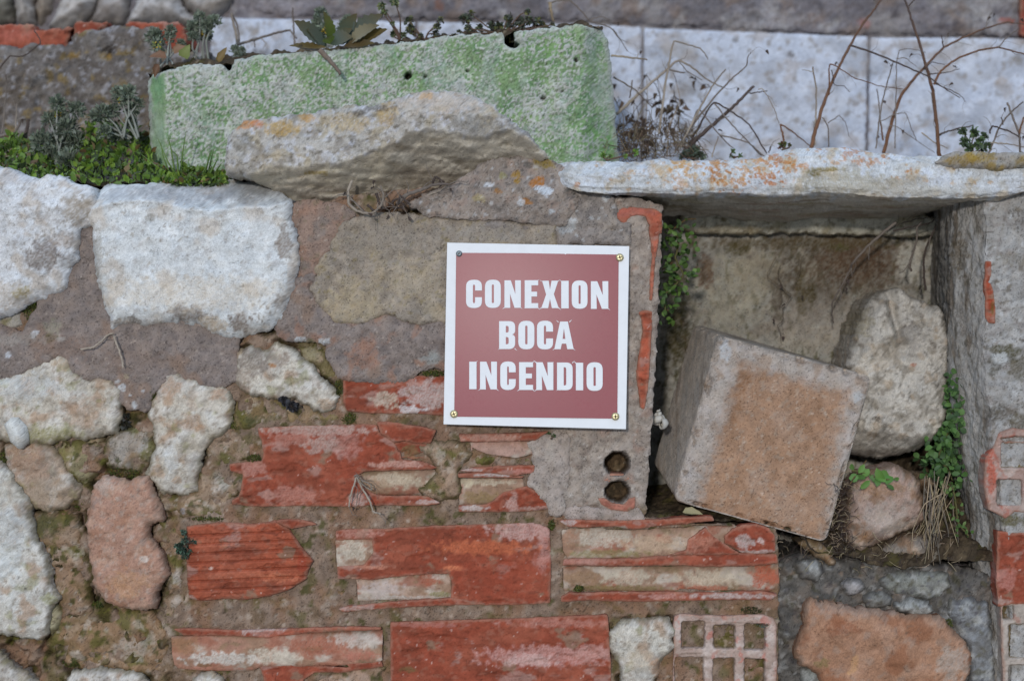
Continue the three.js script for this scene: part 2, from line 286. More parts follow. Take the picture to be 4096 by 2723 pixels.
// --- mortar pointing round the white stones
const mauve = { l: [['#5f5650', 9, 0.009, 0.8]], c: '#887d77', v: 0.16, b: [['#94867d', 20, 0.1, 0.5, 0.6], ['#736a67', 28, 0.15, 0.5, 0.6], ['#8d7462', 14, 0.2, 0.5, 0.5]], k: [['#b5a89d', 190, 0.2, 0.14], ['#5c5250', 200, 0.22, 0.2]] };
const patch = (outline, col, o = {}) => part(wall, 'mortar_patch', relief(outline, { grow: 0.003, z: 0.006, r: 0.006, e: 0.003, dep: 0.022, rough: 0.003, amp: [[0.004, 14, 2], [0.0016, 50, 3], [0.0009, 150, 2], [0.0004, 380, 1]], col, ...o }), GRIT);
patch('D 505 -20 622 -20 630 180 640 330 680 430 690 520 722 600 738 695 860 650 950 670 1100 655 1200 645 1340 670 1400 705 1500 750 1590 755 1585 850 1592 950 1585 1040 1500 1085 1400 1090 1280 1045 1150 1020 1060 1080 1010 1150 1000 1230 970 1245 870 1230 800 1190 780 1090 700 1020 600 1035 540 1030 470 980 460 910 400 880 340 890 240 940 130 990 0 1040 -90 1060 -90 700 0 690 150 740 250 560 250 500 270 480 390 440 415 400 430 310 490 230',
  paint({ ...mauve, s: [['D 230 735', 26, 22, '#c3c6cb', 0.2, 0.95], ['D 55 870', 22, 20, '#c3c6cb', 0.2, 0.9], ['D 405 765', 28, 20, '#b9bfbd', 0.3, 0.8], ['D 820 1095', 28, 26, '#bfc3c6', 0.2, 0.9], ['D 785 1055', 20, 12, '#b9bdc0', 0.2, 0.9], ['D 905 1210', 18, 25, '#b9bdc0', 0.2, 0.9], ['D 870 1145', 14, 12, '#b9bdc0', 0.2, 0.8], ['D 960 1120', 14, 12, '#b9bdc0', 0.2, 0.8], ['D 340 760', 40, 34, '#55522e', 0.5, 0.9], ['D 350 690', 60, 50, '#8e8b78', 0.5, 0.6], ['D 850 1020', 18, 16, '#a79d86', 0.2, 0.9], ['D 100 770', 190, 40, '#979089', 0.5, 0.7], ['D 420 830', 200, 80, '#8a7467', 0.6, 0.6], ['D 900 920', 210, 90, '#85746a', 0.6, 0.5]] }, MEAN.grit));
patch('A 1952 1392 2100 1350 2300 1390 2380 1440 D 2300 0 2235 110 2205 170 2122 270 2122 340 1972 372 1988 270 1988 90 1962 0', paint({ c: '#947f73', v: 0.15, b: [['#9c7c6b', 22, 0.05, 0.4, 0.6], ['#857b74', 30, 0.1, 0.45, 0.7], ['#77705a', 50, 0.3, 0.5, 0.5]], k: [['#b5a89d', 190, 0.2, 0.2], ['#6b5d56', 190, 0.22, 0.2]] }, MEAN.grit), { z: 0.004 });
patch('D 1890 610 1915 560 1962 480 1975 372 2122 335 2085 430 2120 520 2220 620 2240 668 E 80 675 190 672 300 612 380 622 480 668 730 670 730 960 620 945 560 970 500 1012 440 1035 300 1050 150 1035 40 1035 0 1000 D 2300 1030 2250 960 2205 880 2230 800 2120 765 1990 770 1880 745 1870 690',
  paint({ ...mauve, b: [...mauve.b, ['#9a7663', 24, 0.2, 0.5, 0.6]], s: [['D 2030 770', 45, 18, '#c0c5c8', 0.25, 0.9], ['D 2180 785', 40, 24, '#c0c5c8', 0.25, 0.9], ['E 190 870', 90, 110, '#97705d', 0.6, 0.6], ['E 640 900', 70, 40, '#9aa19f', 0.4, 0.6], ['D 2190 520', 70, 80, '#9a8b7e', 0.4, 0.7], ['D 2080 800', 50, 30, '#5b5b33', 0.4, 0.7]] }, MEAN.grit));
// the broad tan stone behind the sign
stone('D 2292 -10 2232 110 2202 170 2122 270 2122 340 2087 430 2122 520 2222 620 2240 668 E 80 670 190 670 300 610 380 620 480 665 700 668 1400 668 1480 600 1488 200 1482 0 B 1482 1502 1300 1490 1100 1465 880 1465 700 1460 560 1440 300 1425 200 1440 40 1490', {
  grow: -0.0004, z: 0.008, r: 0.005, e: 0.004, dep: 0.25, rough: 0.003, amp: [[0.003, 16, 2], [0.003, 24, 'facet'], [0.0015, 75, 'facet'], [0.0012, 60, 3], [0.0006, 200, 3]],
  col: paint({ c: '#968c80', l: [['#665d52', 10, 0.012, 0.75]], v: 0.14, b: [['#a59780', 16, 0.05, 0.4, 0.65], ['#857b6f', 26, 0.1, 0.45, 0.7], ['#b0a392', 50, 0.25, 0.5, 0.5], ['#7d7040', 70, 0.35, 0.55, 0.5]], k: [['#6f665b', 190, 0.22, 0.2]], s: [['E 60 560', 160, 130, '#ad9e84', 0.5, 0.8], ['E 500 380', 200, 110, '#ab9d86', 0.6, 0.6], ['E 250 100', 280, 130, '#8c8378', 0.5, 0.7], ['E 1000 60', 300, 60, '#928b83', 0.5, 0.6]] }, LIMEM) }, GRIT);
// lichen covered mortar on the top edge
patch('B 480 1372 600 1322 760 1262 850 1212 950 1122 1050 1082 1200 1062 1330 1062 1440 1092 1500 1112 1550 1180 1552 1240 1605 1290 1612 1340 1572 1430 1530 1502 1482 1502 1300 1488 1100 1462 880 1460 700 1455 580 1428 550 1400',
  paint({ c: '#93887f', v: 0.15, b: [['#857c77', 24, 0.05, 0.4, 0.7], ['#a08c80', 32, 0.1, 0.45, 0.6], ['#6b6560', 80, 0.25, 0.5, 0.6], ['#a6a19c', 120, 0.25, 0.5, 0.6]], k: [['#c1c3c5', 120, 0.24, 0.14], ['#5b5754', 140, 0.28, 0.22]], s: [['B 1390 1090', 85, 40, '#8f7a3a', 0.4, 0.9], ['B 1210 1175', 32, 24, '#9b7a2e', 0.4, 0.9], ['B 1205 1220', 20, 16, '#9b7a2e', 0.4, 0.9], ['B 1350 1225', 50, 40, '#ad6f2a', 0.4, 0.95], ['B 1115 1175', 30, 22, '#8f8a5a', 0.4, 0.8], ['B 1280 1360', 32, 20, '#a8702c', 0.4, 0.9], ['B 1080 1288', 26, 18, '#a06f35', 0.4, 0.8], ['B 1020 1243', 30, 16, '#c9ccd0', 0.25, 0.95], ['B 1415 1285', 50, 36, '#ccd3da', 0.25, 0.95], ['B 1235 1365', 32, 18, '#c9d0d6', 0.25, 0.95], ['B 1345 1265', 24, 14, '#c5ccd2', 0.25, 0.9], ['B 1440 1425', 26, 18, '#c0c6ca', 0.25, 0.85], ['B 1290 1110', 40, 22, '#56534f', 0.4, 0.8], ['B 1330 1115', 20, 14, '#c0bfbd', 0.3, 0.8], ['B 1580 1300', 50, 40, '#54524f', 0.4, 0.8], ['B 960 1340', 40, 24, '#b0a274', 0.4, 0.7]] }, MEAN.grit), { z: 0.014, dep: 0.16, amp: [[0.006, 14, 2], [0.003, 45, 3], [0.0015, 130, 2], [0.0006, 330, 1]], feat: (x, y, q, px, py) => -0.05 * Math.max(0, (770 - py) * S * 8) });
patch('B 1600 1300 1680 1315 1852 1332 1862 1400 1875 1470 1940 1567 E 560 -10 1970 0 1970 120 1480 110 1482 0 B 1540 1505 1580 1430', paint({ c: '#928a84', v: 0.16, b: [['#7d7672', 40, 0.05, 0.4, 0.7], ['#a69c92', 30, 0.15, 0.45, 0.6]], k: [['#c0c3c5', 120, 0.26, 0.16], ['#5e5955', 130, 0.26, 0.22]], s: [['B 1575 1490', 36, 22, '#c5cacd', 0.3, 0.9], ['B 1810 1328', 24, 22, '#c5cacd', 0.3, 0.9], ['E 1540 20', 60, 40, '#b0b5b8', 0.4, 0.7], ['B 1690 1330', 40, 22, '#55524f', 0.4, 0.7]] }, MEAN.grit), { z: 0.008, dep: 0.03 });
// stone sliver at the far left and mossy lumps
stone('D -90 600 0 612 60 590 140 585 150 680 60 720 0 740 -90 750', { z: 0.0, col: paint({ c: '#a09a90', b: [['#8b7f6f', 30, 0, 0.4, 0.7], ['#6c683c', 50, 0.2, 0.5, 0.6]] }, LIMEM) });

// --- lower left rubble
const cream = (s, c = '#bfb8ab', extra = []) => paint({ l: [['#857a68', 16, 0.02, 0.7], ['#97897a', 34, 0.025, 0.5]], c, v: 0.14, b: [['#a88d75', 24, 0.05, 0.4, 0.75], ['#d0cdc6', 20, 0.08, 0.42, 0.7], ['#998f84', 60, 0.2, 0.5, 0.6], ['#8d8a5c', 26, 0.32, 0.52, 0.5], ['#a09a92', 11, 0.15, 0.4, 0.5, 6], ...extra], k: [['#8a7868', 160, 0.25, 0.22]], e: ['#7d745a', 0.006, 0.6], s }, LIMEM);
const rub = { grow: 0.0035, z: 0.007, r: 0.011, e: 0.011, dep: 0.035, rough: 0.0035, dome: 0.008, amp: [[0.005, 18, 2], [0.0075, 28, 'facet'], [0.0034, 70, 'facet'], [0.0014, 60, 3], [0.0007, 200, 3]] };
stone('D -90 1085 60 1020 180 960 280 910 400 892 460 912 470 980 540 1030 600 1060 700 1028 780 1095 800 1200 792 1300 772 1400 640 1405 560 1430 480 1410 400 1440 300 1470 150 1480 60 1450 -90 1400', { ...rub, col: cream([['D 560 1260', 120, 100, '#ac9480', 0.5, 0.7], ['D 420 940', 70, 40, '#b29b80', 0.4, 0.6], ['D 300 1410', 200, 60, '#8f8b5e', 0.5, 0.75], ['D 200 1100', 200, 90, '#c7cac9', 0.5, 0.7]]) });
stone('D 28 1352 60 1320 95 1316 140 1370 152 1430 140 1470 110 1492 65 1452', { ...rub, z: 0.03, r: 0.016, e: 0.016, dome: 0.0, dep: 0.02, rough: 0.001, amp: [[0.0008, 60, 2]], col: paint({ c: '#cdcfcc', v: 0.05, b: [['#b5b0a6', 40, 0.1, 0.5, 0.5]] }, LIMEM) }).userData.label = 'smooth white pebble';
stone('D 1052 1110 1130 1010 1200 1020 1280 1045 1400 1090 1500 1090 1540 1150 1560 1240 1530 1340 1500 1390 1420 1420 1370 1500 1342 1567 G 1330 60 1320 200 1310 290 1200 305 1100 290 1010 190 990 170 1030 80 D 1052 1500 1042 1400 1012 1300 1000 1240 1042 1170', { ...rub, col: cream([['D 1350 1190', 110, 70, '#cbc3b7', 0.5, 0.6], ['D 1150 1100', 90, 60, '#ae9078', 0.5, 0.7], ['D 1280 1330', 80, 60, '#b29278', 0.5, 0.6], ['G 1160 60', 50, 90, '#d2d3d0', 0.5, 0.8], ['G 1190 210', 30, 26, '#a3866a', 0.3, 0.7], ['D 1470 1140', 60, 40, '#b08f76', 0.4, 0.7]]) });
stone('D 1600 870 1680 830 1800 850 1860 812 1950 842 2020 900 2100 970 2170 1060 2240 1120 2262 1160 2250 1220 2150 1250 2060 1190 1990 1150 1900 1170 1800 1150 1720 1140 1640 1110 1590 1050 1600 950', { ...rub, z: 0.008, col: cream([['D 1700 930', 110, 90, '#8c8279', 0.35, 0.95], ['D 1880 910', 60, 60, '#988a7e', 0.3, 0.9], ['D 1640 1040', 60, 60, '#9b8d80', 0.4, 0.8], ['D 2200 1200', 50, 40, '#b59b83', 0.4, 0.7], ['D 1840 945', 22, 16, '#a67448', 0.4, 0.8], ['D 2110 1120', 20, 20, '#8d8068', 0.3, 0.7]], '#c8c2b6') });
stone('D 42 1495 150 1485 250 1472 340 1502 380 1567 G 400 100 480 220 530 290 500 330 420 390 330 415 240 390 170 330 90 230 40 130 38 0', { ...rub, z: 0.004, col: cream([['D 150 1550', 120, 90, '#a4866e', 0.5, 0.8], ['G 200 120', 140, 110, '#a08674', 0.6, 0.7], ['G 350 300', 130, 90, '#a3927f', 0.5, 0.7]], '#aa9886') });
stone('G -90 70 0 120 60 200 120 290 165 370 180 480 230 640 290 740 320 830 310 900 370 1010 310 1070 300 1200 290 1260 240 1285 120 1265 0 1245 -90 1250', { ...rub, z: 0.014, col: cream([['G 40 640', 110, 260, '#c6cac9', 0.6, 0.8], ['G 60 300', 80, 120, '#bcb9ae', 0.5, 0.6], ['G 330 1020', 60, 40, '#a0a07c', 0.4, 0.8], ['G 170 945', 10, 10, '#4e4a46', 0.3, 0.9], ['G 125 865', 8, 8, '#4e4a46', 0.3, 0.9]], '#c6c4bd') });
stone('G 620 330 650 250 700 195 760 212 840 238 880 242 930 205 990 212 1020 300 1060 400 1070 480 970 500 970 560 1010 640 1080 730 1115 830 1080 900 1020 990 1025 1070 950 1075 860 1065 760 1050 680 980 640 900 620 780 600 640 590 500', { ...rub, z: 0.014, r: 0.01, e: 0.01, amp: [[0.004, 18, 2], [0.0035, 30, 'facet'], [0.0014, 90, 'facet'], [0.001, 140, 3]], col: paint({ c: '#ac8876', v: 0.1, b: [['#b99986', 26, 0.05, 0.4, 0.7], ['#a07862', 20, 0.1, 0.45, 0.7], ['#9a8a80', 60, 0.2, 0.5, 0.55], ['#b9a99c', 90, 0.25, 0.5, 0.5]], k: [['#8a7064', 200, 0.22, 0.2]], e: ['#8d7c6c', 0.005, 0.5], s: [['G 975 745', 26, 20, '#c9bdb2', 0.3, 0.9], ['G 700 250', 60, 60, '#b3a59a', 0.5, 0.7], ['G 860 920', 120, 90, '#b78f6c', 0.5, 0.6]] }, LIMEM) });
const tanLump = (s = [], c = '#96806b') => paint({ c, v: 0.18, b: [['#ab9681', 30, 0.05, 0.4, 0.7], ['#7a6548', 24, 0.1, 0.42, 0.7], ['#62602f', 22, 0.12, 0.4, 0.8], ['#464820', 40, 0.3, 0.5, 0.8], ['#b5aa9d', 28, 0.28, 0.55, 0.6]], k: [['#c0b5a8', 150, 0.25, 0.18], ['#5e5142', 150, 0.25, 0.2]], e: ['#5b5434', 0.007, 0.7], s }, MEAN.grit);
const lump = (outline, s, o = {}, c) => part(wall, 'mortar_patch', relief(outline, { ...rub, z: -0.002, dome: 0.005, ...o, col: tanLump(s, c) }), GRIT);
lump('G 1082 330 1200 320 1330 290 1352 170 1480 190 1600 232 1605 300 1540 340 1520 480 1400 470 1250 460 1092 400', [['G 1480 260', 60, 60, '#c2bab0', 0.5, 0.7], ['G 1232 420', 18, 24, '#a4a3a8', 0.3, 0.9]]);
lump('D 1390 1480 1480 1400 1560 1385 1650 1420 1690 1480 1680 1567 G 1640 60 1540 130 1460 110 1400 50', [], {}, '#988472');
lump('D 700 1480 760 1420 950 1340 1030 1420 1042 1500 G 1010 60 940 130 820 140 720 110 690 30', [['D 900 1480', 90, 60, '#a8a29a', 0.5, 0.7]], {}, '#9a9288');
lump('G 200 450 330 420 500 430 540 560 580 700 570 850 600 1000 605 1100 540 1130 420 1110 380 1010 350 900 320 800 260 660 190 540', [['G 300 500', 110, 90, '#57543c', 0.5, 0.8], ['G 480 560', 80, 60, '#a08a75', 0.5, 0.6]], { z: -0.006 }, '#957c66');
lump('G 312 1075 380 1060 418 1110 400 1190 352 1240 312 1212', [], {}, '#a39c80');
lump('G 1060 1120 1130 990 1230 980 1262 1030 1240 1110 1150 1225', [['G 1200 1060', 40, 50, '#bdb2a8', 0.4, 0.7]]);
lump('G 420 1120 600 1110 760 1070 900 1090 1040 1100 1130 1240 1140 1480 1000 1530 800 1490 640 1500 440 1440 310 1330 380 1210', [['G 900 1350', 110, 80, '#b5aca2', 0.5, 0.6]], { z: -0.007 }, '#94795f');
lump('G 1080 480 1230 470 1240 700 1230 960 1150 980 1100 800 1075 640', [['G 1200 880', 30, 60, '#c5beb6', 0.4, 0.7]], { z: -0.006 }, '#957c66');
lump('D 1580 1180 1700 1150 1900 1190 2060 1200 2150 1260 2290 1240 2300 1330 2100 1350 1800 1350 1700 1380 1560 1370', [['D 2010 1290', 180, 50, '#9d8268', 0.5, 0.6], ['D 1700 1320', 60, 40, '#55553c', 0.4, 0.8]], { z: -0.005 }, '#8a7a58');
lump('D 2010 830 2130 800 2200 850 2240 950 2290 1040 2240 1050 2150 960 2060 900', [['D 2100 870', 60, 50, '#a0977f', 0.5, 0.6]], { z: 0 }, '#7d714f');
lump('D 270 1480 420 1450 560 1440 680 1430 690 1560 G 680 20 640 160 560 250 480 200 400 90 380 0', [['D 400 1540', 80, 60, '#7d7a4a', 0.5, 0.7]], { z: -0.006 }, '#8d8466');
for (const [w, c] of [['G 430 1590 500 1522 650 1502 800 1512 950 1552 1000 1620 1000 1700 430 1700', '#c3bfb8'], ['G -90 1375 10 1412 60 1482 160 1532 250 1600 240 1700 -90 1700', '#bdb5ab'], ['G 1290 1700 1302 1567 1340 1536 1430 1532 1482 1567 1490 1700', '#c0bab2']])
  stone(w, { ...rub, col: cream([], c) });

// --- broken hollow bricks
const redBrick = (s = [], o = {}) => paint({ c: '#904a37', v: 0.16, b: [['#a05c47', 16, 0.0, 0.4, 0.6, 4, 1.8], ['#7f4433', 24, 0.05, 0.4, 0.65, 5, 2.2], ['#a88a80', 24, 0.36, 0.52, 0.6, 6, 2], ['#9c6a58', 60, 0.2, 0.5, 0.45, 4, 1.5], ['#8a7562', 14, 0.4, 0.52, 0.7, 6, 1.3], ['#6e3b2d', 80, 0.28, 0.5, 0.55, 3, 3]], k: [['#d0b0a4', 170, 0.16, 0.07]], e: ['#a87f6c', 0.004, 0.5], s, ...o }, MEAN.clay);
const bk = { grow: 0.0006, z: 0.0035, cell: 0.0014, r: 0.0025, e: 0.002, dep: 0.03, rough: 0.0007, amp: [[0.002, 10, 2], [0.0009, 50, 3], [0.0005, 170, 3]] };
const flake = (f0, k) => (x, y, q, px, py) => (f0 ? f0(x, y, q, px, py) : 0) - 0.0014 * ss(0.27, 0.29, fb(x / 2.6, y, 22, 4, k)) - 0.0012 * ss(0.42, 0.44, fb(x / 2.6, y, 22, 4, k)) - 0.0014 * (1 - ss(0.0, 0.03, Math.abs(fb(x / 4, y, 20, 3, k + 4)))) * ss(0.1, 0.3, fb(x, y, 14, 2, k + 7));
const brick = (outline, s, o = {}, po) => { const q = { ...bk, ...o, feat: flake(o.feat, paintSeed * 0.7), col: o.col || redBrick(s, po) }, m = part(wall, 'brick', relief(outline, q), CLAY); return m; };
const core = (outline, s, o = {}, c = '#9f8471') => { const q = { ...bk, z: 0.0008, e: 0.001, dep: 0.02, ...o, col: paint({ c, v: 0.12, b: [['#957862', 26, 0.0, 0.35, 0.8, 4, 2], ['#bfb5a8', 26, 0.08, 0.4, 0.8, 5, 2], ['#9a6450', 24, 0.15, 0.42, 0.75, 4, 2], ['#776a4c', 30, 0.3, 0.5, 0.5, 5, 2]], s }, MEAN.clay) }, m = part(wall, 'brick_core', relief(outline, q), CLAY), xs = q.box.map((p) => p[0]), ys = q.box.map((p) => p[1]); coreFeet.push([Math.min(...xs), Math.max(...xs), Math.min(...ys), Math.max(...ys), polySd(q.box)]); return m; };
const white = '#bdb0aa', pale = '#b5a096', crm = '#bfb2a0';
const barrel = (text, amp) => { const L = tr(text), a = L[0][1], b = L[1][1]; return (x, y, q, px, py) => amp * (Math.sqrt(Math.max(0, 1 - ((py - (a + b) / 2) / ((b - a) / 2)) ** 2)) - 1); };
brick('E 40 1042 280 1052 430 1022 600 1016 735 1020 735 1282 520 1267 250 1267 60 1252 40 1200', [['E 600 1130', 160, 90, white, 0.4, 0.8], ['E 330 1180', 90, 50, crm, 0.35, 0.85], ['E 490 1245', 90, 25, '#d0cdcc', 0.3, 0.9], ['E 450 1060', 130, 24, '#b98170', 0.4, 0.6]]);
brick('D 1740 1372 2000 1357 2359 1351 E 180 1342 262 1352 280 1402 370 1452 425 1567 H 420 30 432 80 560 88 668 128 640 138 380 148 180 152 132 180 112 202 200 290 270 322 600 322 692 370 600 384 300 382 0 390 G 2000 386 1700 390 1562 376 1562 350 1612 330 1642 170 1552 152 1546 112 1640 96 1762 86 1782 0 D 1772 1530 1762 1450 1742 1412',
  [['D 2150 1380', 330, 34, pale, 0.4, 0.8], ['D 2180 1480', 130, 60, pale, 0.4, 0.75], ['D 1960 1440', 150, 50, '#b4877a', 0.4, 0.6], ['H 120 1560', 10, 10, white, 0.5, 1], ['G 1700 130', 80, 60, '#b98a7d', 0.4, 0.7], ['G 1980 320', 180, 60, '#b98779', 0.4, 0.65], ['H 130 345', 70, 40, pale, 0.4, 0.8], ['H 400 108', 180, 22, '#c09a8c', 0.4, 0.8], ['H 600 360', 90, 14, white, 0.4, 0.7], ['E 60 1480', 100, 90, '#b8897e', 0.5, 0.6]]);
core('H 125 165 380 140 670 122 660 180 600 250 560 312 400 322 270 322 200 292 112 205', [['H 400 210', 170, 55, '#c0b39c', 0.5, 0.8], ['H 250 270', 90, 60, '#a0846a', 0.5, 0.7]], { feat: barrel('H 0 130 H 0 330', 0.012), z: 0.001 });
brick('E 268 1332 330 1325 450 1346 560 1362 662 1386 622 1472 520 1466 450 1450 380 1467 292 1402', [], { z: 0.0055 });
brick('E 290 1420 380 1470 450 1455 520 1470 600 1480 590 1567 430 1567 H 600 20 590 60 500 70 420 20', [['E 500 1530', 60, 40, '#7c6a4a', 0.4, 0.8]], { z: 0.0 });
lump('H 560 -20 700 -40 850 -30 900 40 840 110 800 160 815 320 700 345 600 320 565 290 640 200 672 125 620 60', [['H 640 -10', 80, 40, '#a6917d', 0.5, 0.7]], { z: 0.004 }, '#9b836f');
brick('E 822 1412 1000 1410 1330 1402 1420 1395 1330 1450 1100 1456 900 1458 832 1456', [['E 1050 1435', 200, 26, '#b49080', 0.4, 0.8]], { z: 0.008 });
core('E 900 1462 1320 1458 1332 1567 H 1332 30 1200 62 1000 32 900 -10 E 905 1520', [['E 1100 1500', 200, 60, '#b59183', 0.5, 0.9], ['H 1100 20', 200, 40, '#b5988b', 0.5, 0.7]], {}, '#b09184');
lump('H 905 50 1000 40 1200 70 1330 50 1330 110 1100 118 920 126 900 90', [], { z: -0.004 }, '#7e7350');
brick('H 830 152 920 132 1100 122 1330 116 1326 160 1200 184 1050 166 900 158', [['H 900 145', 70, 12, white, 0.4, 0.8], ['H 1260 155', 60, 20, '#c78f84', 0.4, 0.6]], { z: 0.0055 });
brick('H 812 176 900 168 1050 172 1200 190 1255 188 1240 196 1000 196 820 196', [['H 1050 180', 120, 10, '#bcbcb8', 0.4, 0.7]], { z: 0.006 });
core('H 820 200 1000 198 1250 194 1252 262 1180 300 1090 330 1050 362 1000 380 820 385', [['H 1000 230', 160, 22, '#c4b8a2', 0.4, 0.9], ['H 960 330', 130, 40, '#8c7650', 0.5, 0.8], ['H 870 230', 40, 40, '#c8bda2', 0.4, 0.8]], { feat: barrel('H 0 190 H 0 400', 0.008) });
brick('H 820 388 1000 380 1050 360 1110 300 1280 256 1390 320 1432 405 1340 420 1150 426 820 426', [['H 910 402', 100, 16, white, 0.3, 0.9], ['H 1180 370', 40, 60, '#c3a69c', 0.4, 0.7], ['H 1330 405', 90, 14, pale, 0.4, 0.6]]);
// middle row
brick('G 2262 560 2359 545 H 300 547 640 527 1000 516 1320 506 1426 540 1436 800 1432 1042 1200 1052 1000 1056 768 1012 770 900 752 842 600 846 350 866 230 886 150 880 0 876 G 2278 872 2276 800 2359 795 H 180 790 242 700 236 608 0 618 G 2266 618',
  [['H 1250 550', 220, 60, '#c3a39b', 0.4, 0.75], ['H 1400 650', 40, 140, '#b98f86', 0.5, 0.7], ['H 980 670', 330, 45, '#c06c4b', 0.5, 0.8], ['H 150 575', 150, 28, '#b98a7c', 0.4, 0.7], ['H 790 805', 70, 18, '#c87a58', 0.3, 0.9], ['H 250 800', 120, 12, '#c78d76', 0.3, 0.6], ['H 1380 770', 60, 60, '#b5847a', 0.5, 0.7], ['H 1100 850', 300, 120, '#9b4a36', 0.6, 0.6]],
  { feat: (x, y, q, px, py) => -0.0018 * Math.exp(-((((px - 1350) / K - (655 + ((py - 1793) / K - 520) * 0.27)) / 4) ** 2)) * ss(1793 + 770 * K, 1793 + 740 * K, py) });
core('G 2262 622 2359 618 H 236 606 244 700 182 792 0 822 G 2276 805', [['H 100 680', 110, 70, '#c4b9a8', 0.35, 0.95]]);
core('H 128 886 240 884 350 866 600 846 754 840 768 1008 400 1018 140 1032', [['H 300 950', 130, 50, white, 0.5, 0.8], ['H 620 880', 80, 45, '#9d5a45', 0.4, 0.85], ['H 500 1015', 260, 18, '#c9c5bd', 0.4, 0.9], ['H 690 985', 60, 16, '#7f7a48', 0.4, 0.8], ['H 680 860', 70, 20, '#c7bdb2', 0.4, 0.7]], { feat: barrel('H 0 830 H 0 1040', 0.008) }, '#b29a89');
brick('H 10 1085 60 1072 300 1046 500 1030 770 1012 1000 1050 700 1058 400 1072 200 1085 40 1105', [['H 130 1080', 120, 16, pale, 0.4, 0.7]], { z: 0.007 });
lump('G 2290 880 2359 885 H 130 885 145 1030 20 1060 -60 1040', [], { z: -0.003 }, '#96765f');
// right of it
brick('H 1500 487 1560 482 1860 492 2200 482 2359 470 I 260 462 272 485 100 500 H 2359 507 2150 522 2000 547 1870 522 1700 532 1560 527', [['H 1560 500', 60, 20, white, 0.4, 0.8], ['H 1900 535', 60, 12, '#a7a59a', 0.3, 0.8]], { z: 0.0065 });
core('H 1512 548 1700 540 2000 552 2359 532 I 100 525 300 525 420 520 300 700 100 705 H 2200 725 2000 742 1560 742 1525 690', [['H 1800 600', 200, 60, '#c0b6a6', 0.45, 0.85], ['H 2150 650', 200, 60, '#bfa78d', 0.5, 0.7], ['H 1800 710', 260, 26, '#8a8252', 0.5, 0.7], ['H 1560 640', 60, 80, '#a57f68', 0.5, 0.8], ['I 150 600', 80, 50, '#b99a82', 0.5, 0.7]], { feat: barrel('H 0 520 H 0 770', 0.009) });
brick('I 100 620 180 560 215 540 260 590 330 640 440 706 380 714 0 716 H 2250 718 2359 690', [['I 150 640', 120, 50, '#b5806c', 0.5, 0.7]], { z: 0.008 });
brick('I 345 590 400 545 470 520 560 516 640 538 680 590 684 700 560 712 460 700 350 640', [['I 480 630', 70, 40, white, 0.4, 0.8], ['I 590 625', 24, 20, '#d5c4bd', 0.4, 0.8], ['I 560 700', 120, 16, white, 0.4, 0.8]], { z: 0.0055 });
brick('H 1530 752 1700 747 2000 747 2300 722 I 0 716 400 706 692 716 702 772 500 792 150 797 0 772 H 2359 782 2000 792 1700 792 1522 787', [['H 1650 765', 180, 20, '#b98a7d', 0.5, 0.6]], { z: 0.0075, feat: barrel('H 0 690 H 0 850', 0.01) });
core('H 1524 800 1700 796 2000 798 2359 790 I 200 800 500 795 704 776 706 900 692 946 640 960 300 962 0 940 H 2359 964 2000 966 1700 962 1530 962', [['H 1950 870', 170, 55, '#bfb4a0', 0.45, 0.85], ['H 1650 880', 120, 60, '#8f7357', 0.5, 0.8], ['I 250 880', 220, 60, '#c0b29c', 0.5, 0.85], ['I 620 860', 90, 80, '#ad5d45', 0.45, 0.9], ['H 1900 945', 300, 20, '#7d7447', 0.5, 0.7], ['I 200 945', 180, 22, '#b06a52', 0.4, 0.8]], { feat: barrel('H 0 780 H 0 980', 0.008) });
brick('H 1512 1002 1560 977 2000 972 2359 974 I 0 980 300 975 600 965 697 988 655 1020 300 1020 0 1027 H 2000 1032 1700 1022 1512 1032', [['I 400 995', 270, 18, white, 0.4, 0.8], ['H 2200 1000', 160, 16, '#c29a90', 0.4, 0.6]], { z: 0.008 });
// ribbed brick
const ribs = (x, y, q, px, py) => { const v = ((py - 1793) / K - 590 + ((px) / K - 1300) * 0.045) / 62, f = v - Math.floor(v), g = Math.min(f, 1 - f); return v > -0.5 && v < 6.6 ? -0.0035 * Math.exp(-((g / 0.1) ** 2)) - 0.0016 * (f - 0.5) : 0; };
brick('G 1252 532 1400 512 1500 502 1650 512 1720 516 1850 490 1940 542 2010 650 2070 720 2102 760 2070 830 2060 880 1950 950 1800 1000 1640 1022 1500 1016 1350 1030 1272 1012 1256 880 1252 700',
  [['G 1420 640', 140, 30, '#b96e55', 0.5, 0.7], ['G 1870 870', 140, 30, '#bf7558', 0.5, 0.8], ['G 1600 850', 200, 40, '#b86f56', 0.5, 0.6], ['G 1420 808', 14, 12, '#c9b4a9', 0.4, 0.9], ['G 2030 780', 30, 60, '#9a4330', 0.4, 0.7], ['G 1280 1010', 30, 20, pale, 0.4, 0.7]], { feat: ribs, z: 0.008, r: 0.006, e: 0.006, cell: 0.00095 }, { c: '#a0563f' }).userData.label = 'ribbed red brick face with horizontal grooves';
brick('G 1860 488 2000 478 2125 512 1960 540 1900 515', [], { z: 0.008 });
